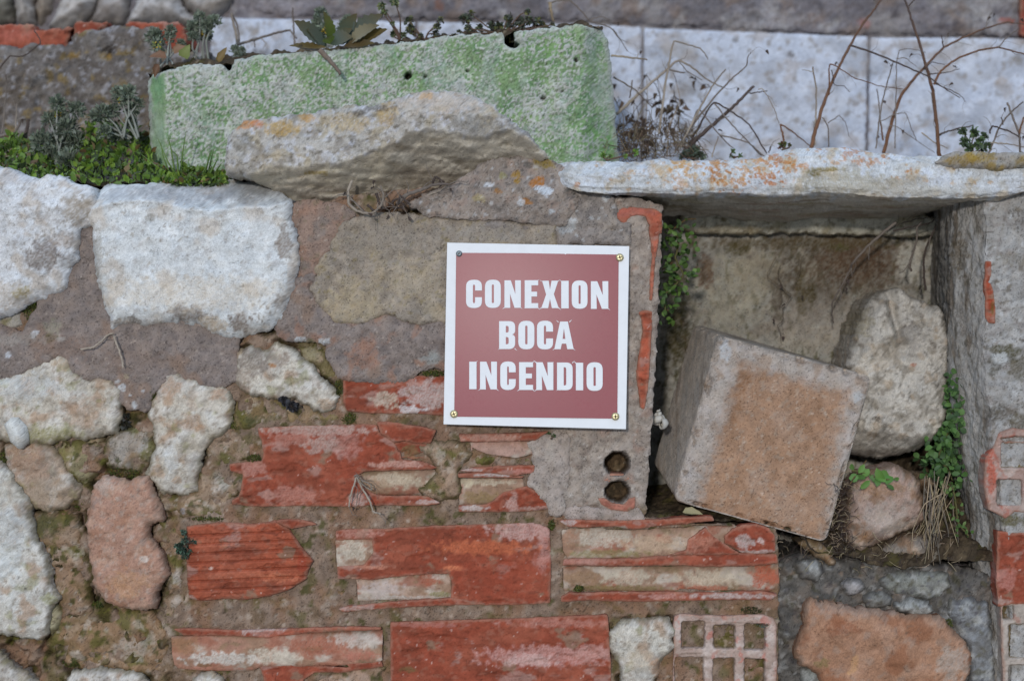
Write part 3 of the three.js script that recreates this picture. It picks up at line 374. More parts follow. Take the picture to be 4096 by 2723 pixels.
// bottom row
brick('G 1172 1222 1300 1216 1560 1230 1900 1222 2359 1205 H 290 1212 290 1222 0 1232 G 2100 1240 1800 1275 1540 1262 1370 1264 1232 1257', [['G 1750 1225', 150, 30, '#bcaaa4', 0.4, 0.8], ['G 1850 1250', 130, 20, '#bd6e58', 0.4, 0.6]], { z: 0.0065 });
core('G 1150 1275 1500 1266 1800 1278 2000 1256 2359 1240 H 0 1218 296 1222 298 1430 250 1440 0 1462 G 2000 1470 1760 1470 1700 1500 1400 1505 1190 1482 1172 1460', [['G 1500 1420', 260, 40, '#cbc6bd', 0.35, 0.95], ['G 1850 1400', 170, 50, '#c9bfae', 0.4, 0.85], ['G 1250 1330', 110, 50, '#9a7256', 0.5, 0.8], ['G 2150 1330', 200, 60, '#a0604b', 0.5, 0.75], ['H 130 1290', 160, 50, '#c5b9ae', 0.4, 0.8], ['H 150 1400', 140, 30, '#b1705f', 0.5, 0.8], ['G 1450 1490', 220, 14, '#b98370', 0.4, 0.8]], { feat: barrel('G 0 1230 G 0 1520', 0.014), z: 0.0075 }, '#a87f6c');
brick('G 1742 1466 1900 1457 2200 1472 2359 1482 H 60 1450 290 1432 300 1470 0 1512 G 2290 1510 2120 1510 2040 1560 2030 1700 1790 1700 1780 1560', [], { z: 0.006 });
lump('H 0 1518 120 1480 302 1478 300 1700 -180 1700 -160 1560', [], { z: 0.002 }, '#a58b78');
brick('H 358 1177 700 1166 1200 1151 1600 1134 1822 1125 1832 1300 1840 1450 1842 1700 358 1700', [['H 1400 1400', 420, 65, '#c0928a', 0.5, 0.85], ['H 1300 1430', 170, 40, '#c9aba4', 0.4, 0.7], ['H 1730 1380', 120, 50, '#bd9288', 0.5, 0.7], ['H 1500 1180', 330, 28, '#b98679', 0.5, 0.65], ['H 480 1490', 50, 20, '#6f5a3c', 0.3, 0.9], ['H 600 1190', 220, 16, '#b38076', 0.5, 0.5]], { z: 0.0055, feat: (x, y, q, px, py) => -0.0012 * ss(0.3, 0.5, fb(x / 4, y, 40, 3, 31)) });
stone('H 1860 1232 1920 1190 2000 1166 2110 1160 2230 1166 2256 1220 2256 1330 2202 1400 2160 1480 2130 1600 2120 1700 1940 1700 1920 1480 1880 1410 1842 1312', { ...rub, z: 0.008, col: cream([['H 2150 1480', 50, 60, '#ab8a70', 0.4, 0.8], ['H 2020 1420', 90, 60, '#c9bba6', 0.5, 0.6]], '#c8c3b8') });
// brick ends with square cells
const cellFill = paint({ c: '#75654b', v: 0.25, b: [['#5a5428', 40, 0.05, 0.4, 0.8], ['#a08f7a', 50, 0.15, 0.45, 0.7], ['#3f3a1e', 60, 0.3, 0.5, 0.8]] }, MEAN.clay);
const frameCol = redBrick([], { c: '#ab978c', b: [['#c4b6ae', 30, 0, 0.4, 0.75], ['#b5695a', 40, 0.2, 0.5, 0.6], ['#a88f84', 60, 0.1, 0.45, 0.5]] });
const rect = (t, x0, y0, x1, y1, c = 9) => `${t} ${x0 + c} ${y0} ${x1 - c} ${y0} ${x1} ${y0 + c} ${x1} ${y1 - c} ${x1 - c} ${y1} ${x0 + c} ${y1} ${x0} ${y1 - c} ${x0} ${y0 + c}`;
brick('H 2278 1135 2310 1122 I 60 1120 200 1130 350 1132 600 1122 672 1150 690 1190 692 1700 -10 1700 5 1400 0 1200', [], { col: frameCol, z: 0.006, e: 0.002, cell: 0.0011, pits: [[rect('I', 52, 1168, 208, 1345), 0.026, cellFill], [rect('I', 268, 1190, 415, 1350), 0.009, cellFill], [rect('I', 478, 1186, 616, 1356), 0.03, cellFill], [rect('I', 5, 1410, 202, 1700), 0.012, cellFill], [rect('I', 264, 1415, 412, 1700), 0.010, cellFill], [rect('I', 474, 1418, 616, 1700), 0.010, cellFill]] }).userData.label = 'pale hollow brick end with two rows of square cells';
// exposed edges of upright bricks on the niche post
brick('B 1862 1412 1960 1396 2140 1410 2186 1442 2184 1567 E 2172 0 2165 120 2142 220 2100 40 2112 0 B 2112 1520 2080 1455 2020 1442 1975 1452 1950 1490 1945 1520 1900 1480 1875 1440', [['B 2000 1430', 130, 30, '#b9756a', 0.5, 0.7]], { z: 0.0055, rough: 0.001 }, { c: '#b3644f' });
brick('E 2110 30 2170 40 2140 220 2132 380 2118 505 2108 500 2112 330 2125 210', [], { z: 0.006 }, { c: '#b0604a' });
brick('E 2032 592 2060 578 2118 582 2122 640 2110 800 2100 1000 2085 1150 2066 1238 2045 1232 2030 1100 2016 990 2040 850 2062 700 2050 620', [], { z: 0.007 }, { c: '#ae5c45' });
brick('H 1800 180 1850 172 1950 176 1968 200 1940 216 1890 206 1830 222 1800 214', [], { z: 0.004, rough: 0.001 }, { c: '#ad7f6c' });
brick('H 1760 345 1800 340 1850 375 1930 380 1965 340 2005 330 2005 400 1960 424 1850 410 1780 380', [], { z: 0.005, rough: 0.001 }, { c: '#ad7262' });
patch('H 1330 60 1350 0 E 1340 1560 1300 1480 1480 1400 1545 1420 1545 1567 H 1548 100 1540 260 1500 330 1530 400 1480 455 1445 440 1430 380 1300 240 1340 140', paint({ c: '#a99d94', v: 0.14, b: [['#958a81', 40, 0.05, 0.4, 0.7], ['#b8aea4', 30, 0.1, 0.4, 0.6]], k: [['#6b6560', 120, 0.24, 0.3]] }, MEAN.grit), { z: 0.006 });
patch('H 1500 415 1700 412 1900 420 2030 415 2060 470 1900 480 1650 470 1560 470', paint({ c: '#a89b93', v: 0.14, b: [['#92877d', 40, 0.05, 0.4, 0.7]] }, MEAN.grit), { z: 0.003 });

const bedOutline = 'P -120 470 200 470 660 500 800 450 1000 430 1300 400 1400 452 1470 458 1527 472 1522 600 1515 750 1505 930 1492 1100 1488 1192 1560 1202 1790 1218 1796 1290 1792 1690 -120 1690';
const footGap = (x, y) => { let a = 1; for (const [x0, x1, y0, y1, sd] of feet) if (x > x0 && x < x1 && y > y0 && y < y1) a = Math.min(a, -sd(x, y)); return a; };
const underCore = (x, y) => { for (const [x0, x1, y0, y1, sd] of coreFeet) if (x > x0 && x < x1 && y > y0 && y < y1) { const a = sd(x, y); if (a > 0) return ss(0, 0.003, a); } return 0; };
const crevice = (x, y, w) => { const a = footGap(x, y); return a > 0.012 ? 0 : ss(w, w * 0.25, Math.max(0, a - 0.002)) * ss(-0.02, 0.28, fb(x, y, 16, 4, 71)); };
part(wall, 'mortar', relief(bedOutline, {
  z: -0.004, cell: 0.0021, dep: 0.30, r: 0.004, e: 0.003, rough: 0.003, amp: [[0.004, 12, 2], [0.0035, 38, 3], [0.0014, 120, 2], [0.0006, 330, 1]],
  feat: (x, y, q, px, py) => { const p = pierMask(px, py), g = gapMask(px, py); return 0.005 * p + 0.0015 * (1 - p) - g * (0.003 + 0.016 * ss(0.05, 0.35, fb(x, y, 22, 3, 77))) - 0.013 * (1 - p) * crevice(x, y, 0.008) - 0.014 * underCore(x, y); },
  pits: [[circle('H 1885 102 84 78'), 0.045, holeDark], [circle('H 1885 292 84 74'), 0.03, holeDark]],
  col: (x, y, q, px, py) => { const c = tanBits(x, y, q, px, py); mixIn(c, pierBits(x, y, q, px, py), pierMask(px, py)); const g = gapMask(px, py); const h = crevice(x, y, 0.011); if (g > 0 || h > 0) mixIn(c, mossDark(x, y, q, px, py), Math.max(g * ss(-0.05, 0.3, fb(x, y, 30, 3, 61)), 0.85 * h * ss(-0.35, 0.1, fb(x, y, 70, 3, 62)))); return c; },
}), GRIT);


// ---------------------------------------------------------------- recessed foot of the wall under the niche, the post at the right
const aggregate = paint({ c: '#696662', v: 0.25, b: [['#555350', 30, 0, 0.4, 0.8], ['#7d736a', 24, 0.1, 0.45, 0.7], ['#8d8d8b', 26, 0.25, 0.5, 0.7], ['#4f4b38', 40, 0.25, 0.5, 0.7]], k: [['#9a9895', 90, 0.34, 0.2], ['#4a474a', 110, 0.35, 0.3], ['#8a7868', 100, 0.3, 0.14]] }, MEAN.grit);
part(wall, 'mortar', relief('P 1782 1285 1860 1278 2000 1292 2080 1290 2160 1300 2240 1310 2300 1330 2300 1700 1782 1700', { z: -0.028, dep: 0.22, r: 0.02, e: 0.016, rough: 0.004, amp: [[0.009, 14, 2], [0.005, 40, 3], [0.0025, 110, 2], [0.001, 260, 1]], col: aggregate }), GRIT);
const greyLump = (s = [], c = '#8a8c8e') => paint({ c, v: 0.2, b: [['#6d6c6a', 40, 0, 0.4, 0.75], ['#a5a6a3', 36, 0.1, 0.42, 0.75], ['#5c5847', 50, 0.25, 0.5, 0.7]], k: [['#54525a', 150, 0.25, 0.25]], e: ['#5a5650', 0.006, 0.6], s }, LIMEM);
for (const [w, c, z] of [['I 1400 900 1460 850 1560 830 1700 835 1840 860 1852 920 1800 1000 1700 1010 1560 980 1440 960', '#85867f', -0.022], ['I 1510 1062 1600 1030 1720 1050 1745 1090 1700 1125 1620 1122 1540 1095', '#a3a4a0', -0.014], ['I 1870 1030 2000 1015 2100 1050 2140 1180 2150 1400 2160 1600 2150 1700 1990 1700 2010 1500 2000 1330 1930 1240 1875 1130', '#84878a', -0.022], ['I 1160 935 1200 905 1262 915 1270 950 1220 980 1170 970', '#a3a0a0', -0.014], ['I 1290 1010 1400 980 1470 1010 1460 1060 1340 1070', '#7d7c78', -0.018], ['I 840 790 960 770 1010 830 960 880 870 860', '#75736f', -0.016], ['I 880 1490 960 1475 1040 1550 1040 1700 880 1700', '#90938f', -0.02]])
  stone(w, { ...rub, z, dome: 0.01, col: greyLump([], c) });
stone('I 922 1038 1060 1070 1300 1106 1550 1141 1800 1150 1870 1220 1932 1292 1992 1370 1995 1460 1952 1600 1940 1700 1050 1700 990 1520 880 1460 840 1390 880 1240', { ...rub, z: -0.002, r: 0.012, e: 0.012, dep: 0.03, amp: [[0.007, 11, 2], [0.005, 22, 'facet'], [0.002, 70, 'facet'], [0.001, 150, 3]], col: paint({ c: '#a27c64', v: 0.12, b: [['#b08c75', 16, 0.05, 0.4, 0.7], ['#8e6046', 14, 0.12, 0.42, 0.75], ['#9a8678', 40, 0.2, 0.5, 0.5]], k: [['#7c6454', 190, 0.22, 0.22]], e: ['#857262', 0.006, 0.5], s: [['I 1130 1210', 120, 50, '#8a5a42', 0.6, 0.7], ['I 1880 1440', 110, 110, '#a89a8e', 0.4, 0.85], ['I 1300 1080', 400, 40, '#a38f82', 0.5, 0.6], ['I 1210 1460', 22, 70, '#c0966c', 0.4, 0.7, 0.3], ['I 1000 1450', 50, 30, '#7b7046', 0.4, 0.7]] }, LIMEM) });

// right hand post: its side runs back into the niche
const NZ = -0.23, backX = at(tr('F 1735 300')[0], NZ).x, frontX = at(tr('F 2060 500')[0], 0).x, yTop = one('C 0 1300').y, yBot = at([0, 2900]).y;
const postLine = lineAt(tr('P 0 0')), jambShift = (y) => { const py = IMG_H / 2 - (y - CY) / S; return lerp(0, 0.028, ss(1400, 2350, py)); };
const postCol = paint({ l: [['#5f5a54', 10, 0.011, 0.8]], c: '#9f9d9a', v: 0.14, b: [['#b3b2b0', 24, 0.05, 0.4, 0.7], ['#8a8480', 40, 0.1, 0.45, 0.7], ['#6e6659', 50, 0.32, 0.55, 0.7]], k: [['#6b6763', 130, 0.25, 0.25], ['#c3c5c6', 120, 0.24, 0.18]], s: [['F 2240 850', 110, 45, '#504c34', 0.5, 0.9], ['F 2160 950', 40, 60, '#4e4838', 0.5, 0.8], ['F 2320 960', 60, 90, '#56503c', 0.5, 0.7], ['F 2200 1270', 120, 60, '#5a5348', 0.5, 0.8], ['F 2330 1330', 60, 60, '#5e5747', 0.5, 0.8], ['F 2280 230', 110, 40, '#7d776c', 0.5, 0.6], ['F 2200 900', 50, 40, '#c5c9ca', 0.4, 0.7], ['I 2080 480', 30, 40, '#6b6133', 0.4, 0.8], ['I 2260 480', 100, 40, '#5c5733', 0.5, 0.85]] }, MEAN.grit);
const jambCol = paint({ c: '#9a9792', v: 0.16, b: [['#6f6457', 9, 0.1, 0.45, 0.8, 4, 0.35], ['#a5a4a2', 12, 0.1, 0.45, 0.7, 4, 0.35], ['#5e584b', 30, 0.28, 0.5, 0.7, 3, 0.4]], s: [['F 1930 200', 60, 130, '#625848', 0.5, 0.8], ['F 1790 200', 60, 220, '#77736d', 0.6, 0.6], ['F 1950 640', 40, 100, '#6d655c', 0.5, 0.6]] }, MEAN.grit);
const fx = (w, z) => one(w, z).x, cornerX = fx('F 2105 600', 0);
const prof = [[backX, NZ - 0.02], [fx('F 1868 600', -0.06), -0.06], [fx('F 1900 600', -0.048), -0.048], [fx('F 2070 600', -0.008), -0.008], [cornerX, 0], [cornerX + 0.12, 0.001], [cornerX + 0.5, 0]];
const wts = [70, 8, 45, 12, 60, 12], profAt = (t) => { let q = t * wts.reduce((a, b) => a + b); for (let i = 0; i < wts.length; i++) { if (q <= wts[i] || i === wts.length - 1) { const k = Math.min(1, q / wts[i]); return [lerp(prof[i][0], prof[i + 1][0], k), lerp(prof[i][1], prof[i + 1][1], k)]; } q -= wts[i]; } };
part(wall, 'mortar', sheet((u, v) => { const [px, pz] = profAt(u), y = lerp(yBot, yTop, v); return [jambShift(y) + px + 0.0035 * fb(y, 3.3, 14, 3, 6) * ss(-0.1, 0, pz), y, pz]; }, 207, 340, (x, y, d, px, py, z, u) => { const c = jambCol(x, y, d, px, py, z), g = ss(-0.012, -0.002, z + 0.006 * fb(x, y, 40, 3, 5)); mixIn(c, postCol(x, y, d, px, py, 0), g); return c; },
  [[0.004, 12, 2, 1, 0.4], [0.0022, 45, 3, 1, 0.35], [0.0018, 70, 3], [0.0009, 150, 2]]), GRIT);
brick('F 2105 245 2145 248 2146 300 2135 380 2155 450 2168 550 2165 660 2130 655 2108 630 2112 500 2098 400 2108 320', [['F 2150 560', 14, 40, '#5c5a2c', 0.5, 0.7]], { z: 0.003 }, { c: '#9c4a34' });
const farFrame = redBrick([['I 2140 150', 30, 160, '#b15c48', 0.4, 0.9]], { c: '#a58c82', b: [['#b3a59c', 30, 0, 0.4, 0.7], ['#a4604f', 40, 0.15, 0.5, 0.7]] });
brick('F 2200 1400 2290 1370 2359 1380 2480 1380 I 2480 440 2300 430 2240 470 2130 410 2100 260 2110 60 F 2160 1500', [], { z: 0.006, e: 0.004, col: farFrame, pits: [[rect('I', 2210, -40, 2480, 132), 0.007, cellFill], [rect('I', 2184, 212, 2350, 382), 0.02, cellFill], ['F 2200 1440 2300 1425 2420 1430 2420 1460 2240 1465', 0.008, cellFill]] });
brick('I 2192 562 2300 574 2480 570 2480 1050 2260 1052 2192 1062 2180 900', [['I 2240 880', 70, 70, '#b57c70', 0.5, 0.8], ['I 2220 1030', 60, 20, pale, 0.4, 0.7]], { z: 0.004 });
brick('I 2210 1062 2300 1040 2480 1045 2480 1700 2240 1700 2218 1400', [], { z: 0.003, col: redBrick([], { c: '#a59a90', b: [['#b5aba2', 30, 0, 0.4, 0.7], ['#a0695a', 40, 0.25, 0.5, 0.5]] }), pits: [[rect('I', 2222, 1062, 2292, 1152, 8), 0.012, cellFill], [rect('I', 2258, 1184, 2420, 1412), 0.006, cellFill], [rect('I', 2262, 1462, 2420, 1700), 0.012, cellFill]] });

// inside of the niche
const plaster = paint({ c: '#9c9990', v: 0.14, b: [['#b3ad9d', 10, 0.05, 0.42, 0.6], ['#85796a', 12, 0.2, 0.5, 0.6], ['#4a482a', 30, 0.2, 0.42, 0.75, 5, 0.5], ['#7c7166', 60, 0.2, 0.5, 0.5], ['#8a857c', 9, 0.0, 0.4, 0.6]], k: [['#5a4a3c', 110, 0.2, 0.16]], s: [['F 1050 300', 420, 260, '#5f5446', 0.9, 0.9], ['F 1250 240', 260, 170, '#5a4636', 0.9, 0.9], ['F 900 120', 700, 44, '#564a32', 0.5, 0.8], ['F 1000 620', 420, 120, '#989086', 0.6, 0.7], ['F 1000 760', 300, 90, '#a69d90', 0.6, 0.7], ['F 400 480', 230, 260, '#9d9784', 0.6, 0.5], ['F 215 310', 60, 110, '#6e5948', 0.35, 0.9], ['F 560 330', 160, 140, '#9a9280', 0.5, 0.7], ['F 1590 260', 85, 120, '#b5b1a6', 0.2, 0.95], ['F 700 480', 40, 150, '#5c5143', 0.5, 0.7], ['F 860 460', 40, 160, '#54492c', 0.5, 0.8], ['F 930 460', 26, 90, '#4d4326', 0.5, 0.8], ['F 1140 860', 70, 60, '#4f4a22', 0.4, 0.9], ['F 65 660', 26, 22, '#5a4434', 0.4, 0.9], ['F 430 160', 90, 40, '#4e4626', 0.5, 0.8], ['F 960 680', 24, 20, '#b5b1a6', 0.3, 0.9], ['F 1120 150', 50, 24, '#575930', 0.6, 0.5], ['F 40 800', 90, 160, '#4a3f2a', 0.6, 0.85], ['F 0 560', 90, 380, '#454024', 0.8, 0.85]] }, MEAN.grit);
part(wall, 'niche_back', relief('P 1440 430 2200 430 2200 1420 1440 1420', { z: NZ, cell: 0.0024, dep: 0.02, rough: 0.001, amp: [[0.004, 10, 2], [0.0016, 60, 3], [0.0006, 200, 2]], col: plaster }), GRIT);
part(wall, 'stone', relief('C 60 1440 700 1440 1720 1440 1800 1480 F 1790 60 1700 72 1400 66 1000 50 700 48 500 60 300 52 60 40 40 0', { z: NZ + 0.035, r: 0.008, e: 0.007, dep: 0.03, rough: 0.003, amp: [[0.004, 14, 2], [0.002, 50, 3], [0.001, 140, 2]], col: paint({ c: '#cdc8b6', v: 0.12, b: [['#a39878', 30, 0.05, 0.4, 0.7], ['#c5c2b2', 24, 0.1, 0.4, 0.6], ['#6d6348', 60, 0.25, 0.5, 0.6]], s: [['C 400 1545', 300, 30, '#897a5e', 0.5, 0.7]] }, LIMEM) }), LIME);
const soilCol = paint({ c: '#4d4234', v: 0.3, b: [['#33291e', 40, 0, 0.4, 0.8], ['#6e5f4a', 60, 0.1, 0.45, 0.7], ['#5a552c', 30, 0.25, 0.5, 0.6]], k: [['#8d7f6a', 170, 0.24, 0.16], ['#a39a8a', 120, 0.2, 0.08]] }, MEAN.grit);
const nicheL = one('P 1478 1200').x, nicheR = one('P 2300 1200').x, soilY = lineAt([[nicheL, one('P 0 1192').y], [one('P 1790 0').x, one('P 0 1206').y], [one('P 1900 0').x, one('P 0 1275').y], [one('P 2080 0').x, one('P 0 1312').y], [one('P 2200 0').x, one('P 0 1290').y], [nicheR, one('P 0 1300').y]]);
const backRise = lineAt([[nicheL, 0.02], [one('P 1900 0').x, 0.05], [one('P 2100 0').x, 0.11], [nicheR, 0.15]]);
part(wall, 'niche_floor', sheet((u, v) => { const x = lerp(nicheL, nicheR, u); return [x, soilY(x) + backRise(x) * v, lerp(-0.016, NZ - 0.005, v)]; }, 150, 90, soilCol, [[0.006, 25, 3], [0.003, 90, 2], [0.0012, 260, 1]]), GRIT);

// the wall goes on past the picture: left, right, down to the ground
const goOn = paint({ c: '#93816f', v: 0.2, b: [['#b5ada2', 9, 0.05, 0.35, 0.8], ['#6f5c48', 14, 0.15, 0.45, 0.7], ['#a3614a', 7, 0.25, 0.4, 0.7, 3, 2.5]] }, MEAN.grit);
const lowY = at([0, 2880]).y, lx = at([-180, 0]).x, rx = at([4280, 0]).x, hi = one('P 0 480').y;
for (const [x0, x1, y0, y1] of [[lx - 1.6, lx, 0, hi], [lx, rx, 0, lowY], [rx, rx + 1.6, 0, hi + 0.05]]) {
  const b = new Build(), w = x1 - x0, h = y1 - y0, nx = Math.ceil(w / 0.02), ny = Math.ceil(h / 0.02), g = [];
  for (let j = 0; j <= ny; j++) for (let i = 0; i <= nx; i++) { const x = x0 + w * i / nx, y = y0 + h * j / ny, [px, py] = toPx(x, y, 0), c = cells(x, y * 1.3, 7, 3); g.push(b.v(x, y, -0.012 + 0.022 * ss(0, 0.25, c[1] - c[0]) + 0.01 * fb(x, y, 9, 3, 8), goOn(x, y, 0.05, px, py))); }
  for (let j = 0; j < ny; j++) for (let i = 0; i < nx; i++) { const k = j * (nx + 1) + i; b.q(g[k], g[k + 1], g[k + nx + 2], g[k + nx + 1]); }
  const box = new THREE.BoxGeometry(w, h, 0.28); box.translate(x0 + w / 2, y0 + h / 2, -0.18);
  const col = new Float32Array(box.attributes.position.count * 3); for (let i = 0; i < col.length; i += 3) { col[i] = 0.27; col[i + 1] = 0.22; col[i + 2] = 0.18; }
  box.setAttribute('color', new THREE.BufferAttribute(col, 3));
  part(wall, 'mortar', mergeGeometries([b.geo(), box]), GRIT);
}
// ---------------------------------------------------------------- ground and bed
{
  const g = new THREE.PlaneGeometry(4000, 4000); g.rotateX(-Math.PI / 2);
  const uv = g.attributes.uv; for (let i = 0; i < uv.count; i++) uv.setXY(i, uv.getX(i) * 4000 / TEX_M, uv.getY(i) * 4000 / TEX_M);
  setting('ground', g, new THREE.MeshStandardMaterial({ name: 'pale pavement', map: GRAIN.grit[0], color: new THREE.Color().setRGB(0.36, 0.34, 0.31), roughness: 0.95 }));  // unseen pavement, its colour made paler to bounce light onto undersides
}
const bedTop = lineAt([[-1.7, one('P 0 425').y], [one('P 520 0').x, one('P 0 412').y], [one('P 900 0').x, one('P 0 400').y], [one('P 1300 0').x, one('P 0 378').y], [one('P 2359 0').x, one('P 0 362').y], [2.0, one('P 0 362').y]]);
setting('planting_bed', sheet((u, v) => { const x = lerp(-2.2, 2.2, u); return [x, bedTop(x) + 0.012 * v, lerp(-0.05, -0.64, v)]; }, 300, 60, soilCol, [[0.01, 20, 3], [0.004, 90, 2]]), GRIT, 'structure');

// ---------------------------------------------------------------- slab stones along the top
{
  const lab = 'long pale capstone with orange lichen spanning the niche', B0 = one('P 1800 420', -0.05);
  const t = thing('capstone', lab, 'stone', B0);
  const top = lineAt(tr('B 1440 1094 1500 1090 1700 1080 1900 1070 2200 1065 C 0 1070 300 1065 500 1060 620 1042 760 998 850 985 1000 985 1150 972 1250 990 1400 1015 1560 1040 1800 1045 1900 1052 2359 1060 2800 1060'));
  const bot = lineAt(tr('B 1440 1240 1560 1262 1620 1285 1800 1302 2000 1296 C 0 1300 300 1298 600 1306 850 1300 950 1290 1100 1296 1300 1320 1500 1330 1700 1322 2000 1342 2200 1332 2359 1282 2800 1250'));
  const und = lineAt(tr('B 1440 1260 1620 1300 1850 1330 2190 1370 C 0 1452 130 1442 230 1472 400 1462 600 1492 950 1497 1150 1472 1500 1462 1800 1452 1900 1440 2180 1372 2359 1330 2800 1300'));
  const xa = tr('B 1440 0')[0][0], xb = 4500, ZF = 0.034, zf = (px) => lerp(-0.02, ZF, ss(xa - 60, xa + 150, px));
  const col = paint({ c: '#c4c8cb', v: 0.12, b: [['#b3b1ab', 26, 0.05, 0.4, 0.65], ['#c6ccd6', 20, 0.1, 0.4, 0.5], ['#b39a6c', 24, 0.16, 0.45, 0.55, 6], ['#a7a49c', 90, 0.28, 0.5, 0.6]], k: [['#b08d62', 120, 0.3, 0.12], ['#8f8a84', 190, 0.22, 0.12]],
    s: [['C 120 1120', 149, 52, '#b98d58', 0.6, 0.75, 0, 165], ['C 290 1110', 103, 65, '#b57f42', 0.6, 0.85, 0, 165], ['C 290 1180', 69, 52, '#ae7640', 0.6, 0.90, 0, 165], ['C 400 1230', 126, 65, '#b07a42', 0.6, 0.85, 0, 165], ['C 150 1180', 103, 39, '#bd9a68', 0.6, 0.70, 0, 165], ['C 470 1150', 57, 91, '#bb8a50', 0.6, 0.70, 0, 165], ['C 600 1110', 149, 65, '#b9854b', 0.6, 0.80, 0, 165], ['C 640 1190', 103, 39, '#ad7240', 0.6, 0.90, 0, 165], ['C 660 1235', 92, 28, '#b3703a', 0.6, 0.90, 0, 165], ['C 720 1095', 103, 39, '#b27440', 0.6, 0.80, 0, 165], ['C 660 1050', 57, 15, '#ab7044', 0.6, 0.80, 0, 165], ['C 800 1120', 46, 78, '#bb8348', 0.6, 0.80, 0, 165], ['C 870 1130', 34, 31, '#b98148', 0.6, 0.80, 0, 165], ['C 990 1015', 57, 18, '#ae7848', 0.6, 0.80, 0, 165], ['C 1100 1090', 69, 20, '#b98a55', 0.6, 0.70, 0, 165], ['C 1220 1025', 138, 31, '#b07c55', 0.6, 0.80, 0, 165], ['C 1230 1075', 92, 20, '#b07c55', 0.6, 0.70, 0, 165], ['C 1330 1090', 80, 26, '#b9804e', 0.6, 0.70, 0, 165], ['C 1420 1055', 34, 26, '#ab7044', 0.6, 0.90, 0, 165], ['C 1590 1150', 34, 20, '#a87238', 0.6, 0.90, 0, 165], ['C 1500 1190', 69, 20, '#bd9160', 0.6, 0.70, 0, 165], ['C 1080 985', 161, 13, '#b98560', 0.6, 0.60, 0, 165],
      ['B 1980 1160', 69, 20, '#bb9468', 0.6, 0.60, 0, 165], ['B 2160 1150', 103, 78, '#be9c72', 0.6, 0.50, 0, 165], ['B 2300 1110', 80, 65, '#b98e58', 0.6, 0.70, 0, 165], ['B 2300 1230', 80, 78, '#b98a58', 0.6, 0.60, 0, 165], ['B 1620 1240', 27, 23, '#b57a45', 0.6, 0.80, 0, 165],
      ['C 1150 1230', 290, 80, '#aaa596', 0.3, 0.9], ['C 1450 1270', 330, 60, '#b0ab9f', 0.4, 0.8], ['C 1060 1140', 110, 16, '#8a7a3c', 0.5, 0.85], ['C 950 1165', 50, 24, '#6e6435', 0.5, 0.85], ['C 1800 1290', 260, 40, '#b9b8b2', 0.5, 0.6]] }, LIMEM);
  const colU = paint({ c: '#bdb6a9', v: 0.16, b: [['#c9c4ba', 12, 0, 0.4, 0.7, 4, 5], ['#a59a86', 26, 0.12, 0.45, 0.7, 4, 6], ['#857763', 40, 0.34, 0.5, 0.7, 3, 7], ['#9a8f6c', 20, 0.3, 0.5, 0.5, 4, 3], ['#a58a78', 22, 0.3, 0.5, 0.5, 4, 4]] }, LIMEM);
  const P = (u, v) => {
    const px = lerp(xa, xb, u), z = zf(px), yt = at([px, top(px)], z - 0.012).y, yb = at([px, bot(px)], z).y, x = at([px, 0], 0.01).x, zb = -0.19, yu = at([px, und(px)], zb).y;
    const pts = [[yt - 0.004, -0.29], [yt, -0.03], [yt - 0.002, z - 0.022], [yt - 0.012, z - 0.005], [lerp(yt, yb, 0.5), z], [yb + 0.006, z], [yb, z - 0.004], [lerp(yb, yu, 0.35), lerp(z, zb, 0.4)], [yu, zb], [yu + 0.01, -0.30]];
    const k = v * (pts.length - 1), i = Math.min(pts.length - 2, Math.floor(k)), f = k - i; return [x, lerp(pts[i][0], pts[i + 1][0], f), lerp(pts[i][1], pts[i + 1][1], f)];
  };
  const parts9 = 9;
  const g = sheet((u, v) => P(u, v), 460, 150, (x, y, d, px, py, z, u, v) => { const c = col(x, y, d, px, py, 0), k = v * parts9; mixIn(c, colU(x, y, d, px, py, z), ss(5.9, 6.5, k + 0.8 * fb(x, y, 50, 3, 9))); return c; },
    [[0.004, 14, 2, 0.6, 1], [0.002, 45, 3], [0.0016, 30, 3, 0.25, 2.5], [0.001, 120, 2]]);
  part(t, 'slab', g, LIME);
  part(t, 'mortar_patch', relief('C 1762 1090 1800 1070 1860 1025 1960 1020 2200 1022 2359 1022 2500 1030 2500 1140 2359 1125 2280 1140 2150 1150 2090 1140 1950 1132 1850 1125', { z: ZF + 0.004, r: 0.008, e: 0.008, dep: 0.05, amp: [[0.005, 20, 2], [0.0025, 55, 3], [0.0012, 150, 2]], col: paint({ c: '#98928a', v: 0.15, b: [['#8a7436', 22, 0, 0.35, 0.8], ['#a3a39f', 40, 0.1, 0.4, 0.7], ['#6c6a62', 70, 0.25, 0.5, 0.6]], s: [['C 1950 1080', 100, 40, '#8a7230', 0.5, 0.8], ['C 2090 1050', 80, 40, '#937c36', 0.5, 0.7]] }, MEAN.grit) }), GRIT, { label: 'yellow grey mortar lump on the capstone' });
}
